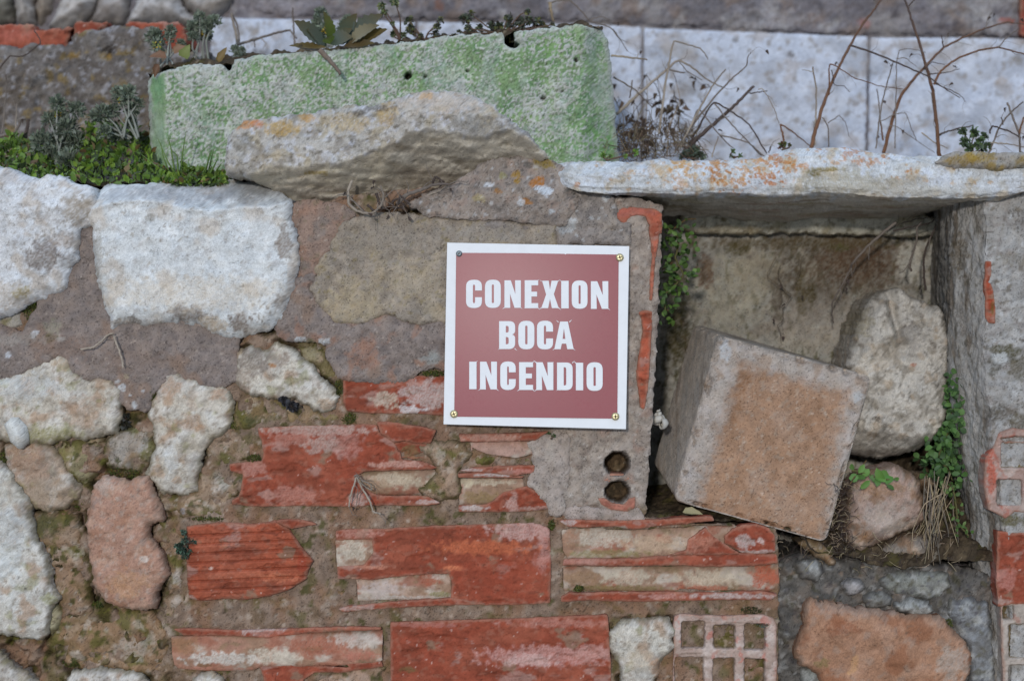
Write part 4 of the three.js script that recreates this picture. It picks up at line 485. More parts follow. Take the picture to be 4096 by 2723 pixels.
{
  const low = lineAt(tr('A 1500 1160 1600 1180 1700 1172 1850 1112 2000 1128 2200 1098 B 0 1110 200 1030 300 992 480 900 600 868 750 888 900 920 1000 915 1150 860 1420 1000'));
  const t = lone('ledge_stone', relief('A 1500 1165 1510 1030 1520 930 1545 860 1620 800 1750 780 1900 768 2080 740 2200 712 B 0 705 100 690 200 705 300 680 400 650 470 612 600 590 800 600 950 640 1050 700 1100 750 1200 820 1300 900 1350 950 1400 1020 1425 1062 1330 1075 1200 1080 1050 1100 960 1140 860 1240 760 1310 600 1370 450 1400 300 1390 100 1400 0 1420 A 2200 1440 2050 1400 1950 1385 1850 1290 1750 1225 1650 1195', {
    z: 0.03, r: 0.016, e: 0.016, dep: 0.2, rough: 0.003, cell: 0.0017, amp: [[0.006, 12, 2], [0.006, 26, 'facet'], [0.003, 75, 'facet'], [0.002, 60, 3], [0.0009, 230, 2]],
    feat: (x, y, q, px, py) => { const v = (py - low(px)) * S + 0.003 * fb(x * 0.6, y, 50, 3, 12); return -1.5 * Math.max(0, v) - 0.35 * Math.max(0, -v - 0.02) + ss(-0.002, 0.004, v) * (0.005 * fb(x / 6, y, 45, 3, 41) - 0.0035 * (1 - ss(0, 0.12, Math.abs(fb(x / 7, y + 0.004 * n2(x * 14, 2), 34, 2, 43))))) - 0.002 * (1 - ss(0, 0.06, Math.abs(fb(x / 5, y, 26, 2, 47)))); },
    col: (() => {
      const a = paint({ c: '#b1ada6', v: 0.14, b: [['#a5977a', 22, 0.08, 0.42, 0.6], ['#bfc0c4', 45, 0.08, 0.4, 0.75], ['#8d867d', 30, 0.15, 0.45, 0.7], ['#6b6458', 70, 0.25, 0.5, 0.7]], k: [['#c5c8d2', 115, 0.3, 0.2], ['#7a7262', 150, 0.26, 0.2]], s: [['A 1630 830', 70, 30, '#bd8550', 0.5, 0.8], ['A 1720 825', 40, 30, '#b97445', 0.5, 0.8], ['A 1900 860', 120, 50, '#b5975c', 0.5, 0.8], ['A 2060 780', 60, 30, '#bd9358', 0.5, 0.8], ['B 60 820', 120, 70, '#b5a078', 0.5, 0.7], ['B 330 760', 60, 80, '#b39660', 0.5, 0.7], ['B 130 750', 40, 26, '#55504a', 0.5, 0.8], ['B 260 720', 110, 24, '#57514b', 0.5, 0.7], ['B 700 680', 280, 80, '#bcae9f', 0.5, 0.7], ['B 600 640', 40, 26, '#bd9a70', 0.5, 0.7], ['B 1000 900', 240, 110, '#8c8a86', 0.6, 0.8], ['B 1300 950', 130, 110, '#7f7c78', 0.6, 0.8], ['A 1620 960', 70, 60, '#7c776c', 0.5, 0.8]] }, LIMEM);
      const b = paint({ c: '#b1aa9c', v: 0.14, b: [['#b9b09c', 14, 0, 0.4, 0.7, 4, 5], ['#9d9486', 24, 0.1, 0.45, 0.7, 4, 5], ['#857b6a', 60, 0.3, 0.5, 0.6, 3, 5]], k: [['#b5ac9c', 150, 0.22, 0.12]], s: [['B 230 1070', 140, 50, '#b0a590', 0.4, 0.7], ['A 2130 1160', 80, 14, '#85702c', 0.5, 0.8]] }, LIMEM);
      return (x, y, d, px, py) => { const c = a(x, y, d, px, py); mixIn(c, b(x, y, d, px, py), ss(-0.003, 0.004, (py - low(px)) * S + 0.006 * fb(x, y, 60, 3, 12))); return c; };
    })() }), LIME, 'big weathered slab stone with orange lichen lying in front of the green planter', 'stone', one('P 880 420', 0));
}

// ---------------------------------------------------------------- concrete block and loose stones in the niche
{
  const q = (w, z) => one(w, z), C = [q('F 0 985', -0.115), q('I 640 520', -0.17), q('F 1150 960', -0.21), q('F 130 660', -0.17), q('I 2 362', -0.012), q('I 1030 645', -0.012), q('F 1345 1020', -0.055), q('F 308 745', -0.035)];
  C[0] = q('P 1502 1072', -0.115); C[1] = q('P 1870 1185', -0.15);   // back low left, back low right, back high right, back high left, then the front four
  const g = new THREE.BoxGeometry(1, 1, 1, 110, 110, 60), p = g.attributes.position, n = p.count, cols = new Float32Array(n * 3), uvs = new Float32Array(n * 2), R = 0.05, v = new THREE.Vector3(), w = new THREE.Vector3();
  const frame = paint({ c: '#aaa097', v: 0.1, b: [['#b3aaa4', 24, 0.05, 0.4, 0.6], ['#9a8472', 26, 0.1, 0.45, 0.6]], k: [['#c5bdb4', 230, 0.24, 0.14], ['#756b63', 230, 0.24, 0.16]], s: [['F 350 850', 34, 70, '#bcc0c4', 0.4, 0.8], ['F 1240 1160', 40, 30, '#b8bdbf', 0.5, 0.7]] }, MEAN.grit);
  const face = paint({ c: '#a2826a', v: 0.1, b: [['#ab9280', 12, 0.0, 0.4, 0.45], ['#906e54', 14, 0.1, 0.45, 0.4], ['#a5988a', 60, 0.2, 0.5, 0.4]], k: [['#c1b0a0', 230, 0.24, 0.16], ['#735a47', 230, 0.24, 0.2]], s: [['F 430 1100', 60, 220, '#8a674c', 0.6, 0.75, 0.28], ['F 700 950', 300, 50, '#a08672', 0.6, 0.5]] }, MEAN.grit);
  const side = paint({ c: '#bcb2a7', v: 0.12, b: [['#86776a', 14, 0.1, 0.45, 0.6], ['#a39f9a', 24, 0.1, 0.4, 0.6]], k: [['#b5b2ad', 210, 0.24, 0.16], ['#6d6862', 210, 0.24, 0.2]] }, MEAN.grit);  // side colour lightened to stand in for light the left face misses
  for (let i = 0; i < n; i++) {
    v.fromBufferAttribute(p, i); const on = [v.x, v.y, v.z], fz = v.z > 0.499, fx = v.x < -0.499;
    w.set(clamp(v.x, -0.5 + R, 0.5 - R), clamp(v.y, -0.5 + R, 0.5 - R), clamp(v.z, -0.5 + R, 0.5 - R)); v.sub(w); const l = v.length(); v.multiplyScalar(R / (l || 1)).add(w);
    const a = v.x + 0.5, b = v.y + 0.5, c = v.z + 0.5, mix3 = (k) => lerp(lerp(lerp(C[0][k], C[1][k], a), lerp(C[3][k], C[2][k], a), b), lerp(lerp(C[4][k], C[5][k], a), lerp(C[7][k], C[6][k], a), b), c);
    let x = mix3('x'), y = mix3('y'), z = mix3('z');
    const inn = fz ? ss(0.085, 0.215, Math.min(a - 0.03 * b, 1 - a + 0.13 * (1 - b), (1 - b) * 1.15, b + 0.5) + 0.02 * fb(x, y, 30, 2, 8)) : 0;
    if (fz) z += -0.0035 * inn + 0.0012 * fb(x, y, 60, 2, 3) + 0.0009 * fb(x, y, 230, 2, 4); else x += 0.0005 * fb(z, y, 140, 2, 5);
    const chip = 2.2 * Math.max(0, fb(x, y + z, 50, 4, 19) - 0.12) * (on.filter((q) => Math.abs(q) > 0.465).length > 1 ? 1 : 0); z -= chip * 0.008;
    p.setXYZ(i, x, y, z);
    const [px, py] = toPx(x, y, z), cc = fz ? frame(x, y, 0.05, px, py) : side(x, y, 0.05, px, py, z);
    if (fz) mixIn(cc, face(x, y, 0.05, px, py), clamp(inn + 0.5 * (fb(x, y, 90, 3, 6)) * inn * (1 - inn) * 4));
    else if (fx) mixIn(cc, frame(x, y, 0.05, px, py), ss(0.38, 0.5, on[2] + 0.1 * fb(x + z, y, 60, 2, 3)));
    cols.set(cc, i * 3); uvs[i * 2] = (x + z * 0.7) / TEX_M; uvs[i * 2 + 1] = (y + z * 0.2) / TEX_M;
  }
  g.setAttribute('color', new THREE.BufferAttribute(cols, 3)); g.setAttribute('uv', new THREE.BufferAttribute(uvs, 2)); g.clearGroups(); g.deleteAttribute('normal');
  // weld the six faces by their own normals but keep rounded edges smooth
  g.computeVertexNormals();
  lone('concrete_block', g, surf('grit', 0.0009, 0.95), 'tilted square concrete block with brown stained face leaning in the niche', 'block', one('P 1700 1240', -0.06));
}
const nicheRock = cream.call(null, [], '#a29c90');
lone('boulder', relief('F 1480 430 1560 430 1640 490 1740 525 1820 560 1850 650 1870 780 1880 940 1850 1020 1850 1300 1780 1430 1680 1530 I 1690 10 1560 60 1420 82 1230 60 1000 60 900 0 F 1150 1200 1175 920 1200 820 1250 700 1300 580 1340 510 1420 460', {
  z: -0.075, r: 0.014, e: 0.016, dep: 0.12, dome: 0.006, domeR: 0.03, cell: 0.0015, rough: 0.003, amp: [[0.010, 12, 2], [0.014, 13, 'facet'], [0.007, 30, 'facet'], [0.003, 80, 'facet'], [0.0018, 100, 3], [0.0008, 230, 2]],
  feat: (x, y, q, px, py) => { const u = (px - 2696) / K, v = (py - 900) / K; return -0.55 * Math.max(0, (1440 - u - (v - 480) * 0.42) * K * S) * ss(1000, 900, v) - 0.022 * Math.exp(-(((u - 1540) / 110) ** 2 + ((v - 830) / 60) ** 2)) - 0.016 * Math.exp(-(((u - 1470 - (v - 480) * 0.18) / 34) ** 2)) * ss(840, 700, v) - 1.2 * Math.max(0, (v - 1440 + (1780 - u) * 0.12) * K * S); },
  col: paint({ c: '#b5afa5', v: 0.13, b: [['#c3bcb0', 16, 0.05, 0.4, 0.7], ['#8a8276', 30, 0.1, 0.45, 0.7], ['#736b62', 60, 0.28, 0.5, 0.6], ['#a8937a', 26, 0.25, 0.5, 0.5]], k: [['#c3c0b9', 150, 0.22, 0.15], ['#6d665d', 150, 0.24, 0.16]], s: [['F 1620 760', 80, 90, '#8b8784', 0.5, 0.6], ['F 1280 650', 60, 100, '#8f8468', 0.5, 0.6], ['F 1360 1300', 40, 16, '#5c5347', 0.4, 0.9], ['F 1620 940', 20, 12, '#a0654c', 0.4, 0.8], ['F 1480 1500', 280, 60, '#8f8b82', 0.5, 0.6], ['F 1420 880', 120, 90, '#b3a693', 0.5, 0.6]] }, LIMEM) }), LIME, 'tall grey rock standing behind the concrete block in the niche', 'stone', one('F 1550 1500', -0.1));
const rubbleStone = (outline, o, label, c) => lone('rubble_stone', relief(outline, { r: 0.02, e: 0.022, dep: 0.06, dome: 0.01, rough: 0.003, amp: [[0.006, 16, 2], [0.006, 24, 'facet'], [0.0024, 75, 'facet'], [0.001, 150, 3]], ...o, col: paint({ c, v: 0.13, b: [['#b9a592', 22, 0.05, 0.4, 0.7], ['#8a6c52', 26, 0.1, 0.42, 0.7], ['#8d857c', 50, 0.2, 0.5, 0.6]], k: [['#6b5c4e', 160, 0.22, 0.2]], e: ['#6e5a44', 0.008, 0.7], s: o.s }, LIMEM) }), LIME, label, 'stone', at(tr(outline)[0], o.z));
rubbleStone('I 1190 330 1200 250 1290 170 1400 140 1500 110 1620 165 1680 240 1690 320 1705 420 1710 490 1600 560 1480 622 1332 682 1290 722 1220 722 1185 640 1165 520 1180 420', { z: -0.035, s: [['I 1420 480', 170, 110, '#aca198', 0.5, 0.7], ['I 1560 480', 30, 20, '#7a5c4a', 0.4, 0.8], ['I 1290 600', 60, 40, '#8a6848', 0.5, 0.7], ['I 1400 260', 160, 60, '#a07c5c', 0.5, 0.6]] }, 'rounded brown grey stone right below the tall rock in the niche', '#ab9488');
rubbleStone('I 1300 700 1340 670 1480 625 1600 570 1700 590 1760 650 1740 760 1600 790 1450 770 1330 770', { z: -0.04 }, 'half buried stone under the rounded stone at the niche mouth', '#8a8178');
rubbleStone('I 1640 180 1790 180 1800 240 1760 320 1700 330 1660 260', { z: -0.075 }, 'small tan stone between the rounded stone and the green creeper', '#938069');
rubbleStone('I 835 640 900 610 990 640 1060 700 1110 780 1060 790 980 740 900 690', { z: -0.02, r: 0.008, e: 0.008, dome: 0.002 }, 'flat mossy stone chip under the lower corner of the concrete block', '#7a684c');
{
  // shell: a ribbed tube that winds up and grows
  const b = new Build(), c0 = lin('#c9c6be'), c1 = lin('#a39d92'), base = one('E 2165 1300', -0.03), N = 90, M = 14, rows = [];
  for (let i = 0; i <= N; i++) {
    const t = i / N, th = t * 6.2832 * 3.2, R = 0.0012 + 0.0058 * t ** 1.5, rr0 = R * 0.75, cx = Math.cos(th) * R, cz = Math.sin(th) * R, cy = 0.009 - 0.016 * t ** 1.3, row = [];
    for (let j = 0; j < M; j++) { const a = j / M * 6.2832, e = rr0 * (1 + 0.07 * Math.cos(j / M * 6.2832 * 5)); row.push(b.v(base.x + cx + Math.cos(th) * Math.cos(a) * e, base.y + cy + Math.sin(a) * e * 1.15, base.z + cz + Math.sin(th) * Math.cos(a) * e, (i % 6 < 2 ? c1 : c0))); }
    rows.push(row);
  }
  for (let i = 0; i < N; i++) for (let j = 0; j < M; j++) b.q(rows[i][j], rows[i + 1][j], rows[i + 1][(j + 1) % M], rows[i][(j + 1) % M]);
  lone('snail_shell', b.geo(), dryMat, 'empty whitish snail shell wedged at the left of the concrete block', 'shell', base);
}

// ---------------------------------------------------------------- green planter
{
  const t = thing('planter', 'long concrete planter with flaking green paint on top of the wall', 'planter', one('P 880 400', -0.12));
  const ang = (u, v) => 0;
  const bump = (x, y) => cells(x + 0.0012 * n2(x * 200, y * 200), y + 0.0012 * n2(x * 200 + 9, y * 200), 270, 3);
  const green = paint({ c: '#7e9a70', v: 0.16, b: [['#869f76', 12, 0.0, 0.4, 0.8], ['#648a60', 14, 0.05, 0.4, 0.7, 5, 0.6], ['#94a496', 9, 0.05, 0.4, 0.75, 5, 0.5], ['#8a9a7c', 40, 0.15, 0.4, 0.6, 4, 0.4]], s: [['B 1700 960', 180, 110, '#70a05a', 0.6, 0.6], ['B 1240 780', 110, 70, '#86aa66', 0.6, 0.7], ['B 1450 300', 120, 80, '#86a86c', 0.6, 0.6], ['A 1040 600', 60, 110, '#79a078', 0.6, 0.7], ['A 1050 900', 60, 200, '#98ab90', 0.6, 0.7]] }, MEAN.grit);
  const worn = paint({ c: '#b3b8b2', v: 0.14, b: [['#c2c5bf', 40, 0, 0.4, 0.6], ['#a7a8a0', 60, 0.1, 0.45, 0.6], ['#a9b79a', 20, 0.2, 0.5, 0.5]] }, MEAN.grit);
  const crack = lin('#4f5c48'), pitC = paint({ c: '#2f3026', v: 0.2 }, MEAN.grit);
  const leftE = tr('A 1108 0')[0][0], rightE = tr('B 1600 0')[0][0];
  const outl = 'A 965 520 1000 482 1090 470 1200 448 1300 430 1440 428 1500 440 1530 478 1545 470 1570 400 1690 376 2000 345 2359 330 B 0 325 300 300 600 264 800 232 1000 224 1108 214 1122 262 1140 310 1190 320 1225 300 1195 270 1192 212 1400 186 1640 164 1800 176 1828 230 1850 400 1880 700 1900 950 1915 1090 1300 1200 0 1300 A 1400 1300 1000 1290 985 950 975 700';
  const g = relief(outl, {
    z: -0.115, cell: 0.0016, r: 0.006, e: 0.005, dep: 0.2, rough: 0.0025, sideAmp: 0.002, amp: [[0.003, 9, 2], [0.0012, 40, 2]],
    feat: (x, y, q, px, py) => { const [a, b] = bump(x, y), flat = ss(leftE - 10, leftE + 14, px) * (0.45 + 0.55 * ss(rightE + 160, rightE, px)); return flat * 0.0022 * (1 - ss(0.1, 0.75, a)) - 1.1 * Math.max(0, (leftE - px) * S) - 0.9 * Math.max(0, (px - rightE) * S) * ss(0, 90, px - rightE); },
    pits: [[circle('B 475 512 24 26'), 0.02, pitC], [circle('B 592 515 10 14'), 0.012, pitC], [circle('B 878 480 14 11'), 0.012, pitC], [circle('B 1610 400 11 15'), 0.015, pitC], [circle('B 1385 660 19 12'), 0.012, pitC], [circle('B 1512 616 13 8'), 0.008, pitC], [circle('B 1408 426 10 9'), 0.008, pitC], [circle('A 1310 590 9 8'), 0.006, pitC], [circle('B 1480 618 8 8'), 0.006, pitC]],
    col: (x, y, d, px, py) => { const [a, b, id] = bump(x, y), c = green(x, y, d, px, py), flat = ss(leftE - 10, leftE + 14, px) * (0.6 + 0.4 * ss(rightE + 150, rightE - 40, px));
      const wear = 0.33 * fb(x, y, 14, 3, 5) + 0.25 * (id - 0.5) + 0.36 * ss(380 + 0.0 * px, 260, py) * 0.0 + 0.45 - a * 0.72 + 0.3 * fb(x, y, 150, 3, 8) + 0.1 * ss(2000, 700, px);
      mixIn(c, worn(x, y, d, px, py), flat * ss(0.12, 0.26, wear)); mixIn(c, worn(x, y, d, px, py), 0.8 * ss(0.007, 0.002, d + 0.004 * fb(x, y, 60, 2, 3))); mixIn(c, crack, 0.6 * flat * (1 - ss(0.02, 0.16, b - a)) * ss(-0.25, 0.25, fb(x, y, 60, 3, 2))); return c; } });
  part(t, 'trough', g, surf('grit', 0.0008, 0.93));
  const rim = lineAt(tr('A 960 470 1300 430 1690 376 2359 330 B 600 264 1000 224 1640 164 1800 176'));
  part(t, 'soil', sheet((u, v) => { const px = lerp(tr('A 1000 0')[0][0], tr('B 1790 0')[0][0], u), q = at([px, rim(px) + 16], -0.14); return [q.x, q.y + 0.012 * Math.sin(v * 3.14), lerp(-0.135, -0.30, v)]; }, 220, 40, soilCol, [[0.01, 30, 3], [0.004, 120, 2]]), GRIT);
}

// ---------------------------------------------------------------- upper wall behind the bed
{
  const Z = -0.62, up = thing('upper_wall', 'wall behind the planting bed with a row of white stone tiles under grey mortar', 'wall', new THREE.Vector3(0, one('P 0 400').y, Z));
  const add = (n, outline, o, mat) => part(up, n, relief(outline, o), mat);
  const tileCol = (s) => paint({ c: '#c2cad9', v: 0.07, b: [['#c6ccd8', 8, 0.0, 0.4, 0.6, 4, 1.5], ['#a3a8b3', 12, 0.05, 0.4, 0.7, 4, 1.5], ['#a59c96', 18, 0.18, 0.45, 0.55, 5, 1.5], ['#8f8882', 44, 0.28, 0.5, 0.7]], k: [['#8f877c', 70, 0.2, 0.1]], s }, LIMEM);
  const tile = { z: Z, cell: 0.003, r: 0.004, e: 0.003, dep: 0.02, rough: 0.0012, amp: [[0.0012, 8, 2], [0.0006, 60, 2]] };
  add('tile', 'P 484 40 600 42 800 46 955 50 955 520 480 520', { ...tile, col: tileCol([['A 1560 210', 80, 70, '#9b9a9c', 0.5, 0.7], ['A 1700 210', 30, 30, '#97938f', 0.5, 0.7], ['A 1740 350', 70, 22, '#5d564e', 0.5, 0.7]]) }, LIME);
  add('tile', 'P 962 50 1200 52 1400 56 1478 62 1476 520 960 520', { ...tile, z: Z - 0.003, col: tileCol([]) }, LIME);
  add('tile', 'P 1485 64 1700 72 2000 84 1998 200 1992 520 1482 520', { ...tile, z: Z + 0.002, col: tileCol([['C 410 270', 28, 12, '#6f6a66', 0.5, 0.8], ['C 780 365', 30, 24, '#5d544a', 0.4, 0.9], ['C 380 410', 18, 16, '#8a8377', 0.5, 0.8], ['C 985 335', 24, 20, '#9a938a', 0.5, 0.8], ['C 60 620', 90, 70, '#7f7a76', 0.6, 0.7], ['C 40 330', 120, 60, '#a9a5a2', 0.6, 0.6]]) }, LIME);
  add('tile', 'P 2006 86 2200 86 2420 90 2540 92 2540 520 1999 520', { ...tile, col: tileCol([['C 2320 400', 36, 34, '#877f74', 0.5, 0.8], ['C 1600 300', 120, 30, '#9a8f86', 0.6, 0.7], ['C 2200 550', 50, 30, '#a89a8c', 0.6, 0.6], ['C 1560 920', 30, 30, '#a39688', 0.6, 0.6], ['C 1930 300', 50, 20, '#a09a92', 0.5, 0.6]]) }, LIME);
  add('tile', 'P 2547 93 2900 98 3070 100 3070 520 2547 520', { ...tile, col: tileCol([]) }, LIME);
  const backCol = paint({ c: '#7e7a7e', v: 0.16, b: [['#94908f', 7, 0.0, 0.35, 0.7], ['#6b686e', 9, 0.1, 0.4, 0.7], ['#857468', 12, 0.2, 0.5, 0.6], ['#5c5a60', 30, 0.25, 0.5, 0.6], ['#a5a3a4', 14, 0.3, 0.5, 0.7]], k: [['#4f4c50', 40, 0.2, 0.1]], s: [['C 650 120', 260, 70, '#a19fa3', 0.6, 0.7], ['C 1290 155', 55, 28, '#9a6f68', 0.5, 0.9], ['C 2240 140', 55, 18, '#9a5a4c', 0.5, 0.9], ['C 1900 175', 100, 30, '#4b4548', 0.5, 0.8], ['C 1500 90', 40, 30, '#4b484c', 0.5, 0.8], ['C 540 110', 50, 40, '#5f5d60', 0.5, 0.7], ['C 200 60', 180, 70, '#6f6c70', 0.6, 0.7], ['A 2000 60', 400, 60, '#908b90', 0.6, 0.6], ['A 1850 40', 160, 40, '#a5a0a4', 0.6, 0.7], ['B 680 40', 30, 40, '#86604f', 0.5, 0.7], ['B 980 90', 40, 30, '#55504f', 0.5, 0.7]] }, MEAN.grit);
  add('mortar', 'P -700 -420 2900 -420 2900 560 -700 560', { z: Z - 0.009, cell: 0.005, r: 0.002, e: 0.001, dep: 0.25, rough: 0, amp: [[0.002, 6, 2], [0.002, 22, 3], [0.001, 70, 2]], col: backCol }, GRIT);
  add('mortar_patch', 'P 600 -60 1200 -60 1800 -60 2420 -60 2420 82 2200 80 2000 76 1700 64 1480 54 1400 46 1200 42 960 40 800 36 640 34 560 10', { z: Z + 0.001, cell: 0.003, r: 0.012, e: 0.004, dep: 0.04, rough: 0.006, amp: [[0.006, 10, 2], [0.004, 30, 3], [0.002, 90, 2]], col: backCol }, GRIT);
  add('brick', 'C 2340 -60 2420 -60 2430 240 2346 244', { z: Z + 0.016, cell: 0.003, r: 0.004, e: 0.003, dep: 0.03, col: redBrick([], { c: '#8e4a40' }) }, CLAY);
  const st = (outline, c, zz = 0) => add('stone', outline, { z: Z + 0.03 + zz, cell: 0.003, r: 0.03, e: 0.03, dep: 0.06, dome: 0.012, rough: 0.004, amp: [[0.01, 10, 2], [0.005, 30, 3], [0.002, 90, 2]], col: paint({ c, v: 0.14, b: [['#b5b0ac', 12, 0.0, 0.4, 0.6], ['#8f8880', 20, 0.1, 0.45, 0.7], ['#736c64', 40, 0.28, 0.5, 0.6]], k: [['#6d675f', 90, 0.24, 0.16]] }, LIMEM) }, LIME);
  st('A 60 -60 190 -60 210 60 205 140 130 160 75 130 90 60', '#aaa5a0'); st('A 215 -60 340 -60 330 40 280 130 255 175 215 140 220 60', '#8f857a', -0.012);
  st('A 300 170 340 80 400 -20 480 -60 620 -60 610 60 560 130 480 180 360 185', '#b3afab', 0.006); st('A 610 60 640 -60 860 -60 850 60 800 150 700 160 600 150 570 130', '#97918d', -0.006);
  st('A 820 150 870 60 900 -20 960 -60 1180 -60 1230 40 1310 110 1330 150 1250 165 1100 145 950 150', '#b7b5b4', 0.006); st('A 1190 -60 1560 -60 1520 40 1440 120 1350 130 1260 60', '#9a9590', -0.002);
  st('A -120 -60 50 -60 80 60 60 150 -120 155', '#77756c', -0.006);
}
{
  const Z = -0.33, t = thing('old_brick_pier', 'low lump of rough dark mortar over red bricks at the upper left', 'masonry', one('P 240 330', Z));
  const o = { z: Z, cell: 0.0024, dep: 0.22, r: 0.012, e: 0.01, rough: 0.004, amp: [[0.008, 12, 2], [0.004, 40, 3], [0.0018, 110, 2]] };
  part(t, 'mortar', relief('A -120 285 0 292 120 318 240 286 430 302 490 232 600 202 700 176 760 166 900 172 960 196 1010 172 1060 192 1120 330 1400 350 1430 700 1430 1500 -120 1500', { ...o, col: paint({ c: '#6b6561', v: 0.18, b: [['#807b77', 18, 0, 0.4, 0.7], ['#665c52', 14, 0.1, 0.45, 0.7], ['#857248', 30, 0.25, 0.5, 0.7], ['#a3a1a4', 50, 0.22, 0.45, 0.6]], k: [['#9fa0a8', 100, 0.26, 0.16], ['#4b4844', 100, 0.26, 0.2]], s: [['A 735 335', 45, 36, '#2f2924', 0.4, 0.95], ['A 495 375', 40, 26, '#8d7136', 0.5, 0.8], ['A 735 380', 20, 16, '#94763a', 0.5, 0.8]] }, MEAN.grit) }), GRIT);
  const b = (w, s, z = 0) => part(t, 'brick', relief(w, { ...o, z: Z - 0.015 + z, r: 0.006, e: 0.005, amp: [[0.002, 14, 2], [0.001, 60, 2]], dep: 0.12, col: redBrick(s, { c: '#8c4838' }) }), CLAY);
  b('A -120 155 0 160 120 158 225 166 240 200 350 188 430 184 486 182 455 290 440 360 200 360 -120 340', [['A 100 230', 160, 50, '#b0685a', 0.6, 0.7], ['A 240 195', 40, 12, '#4c2a20', 0.5, 0.9], ['A 450 212', 40, 14, '#3d231b', 0.5, 0.9]]);
  b('A 488 154 600 148 735 150 712 190 560 260 490 250', [], -0.004);
  b('A 806 152 1000 144 1192 142 1226 170 1250 285 1180 330 1040 320 960 230', [['A 1180 220', 50, 60, '#8d3f36', 0.5, 0.7]], -0.006);
}
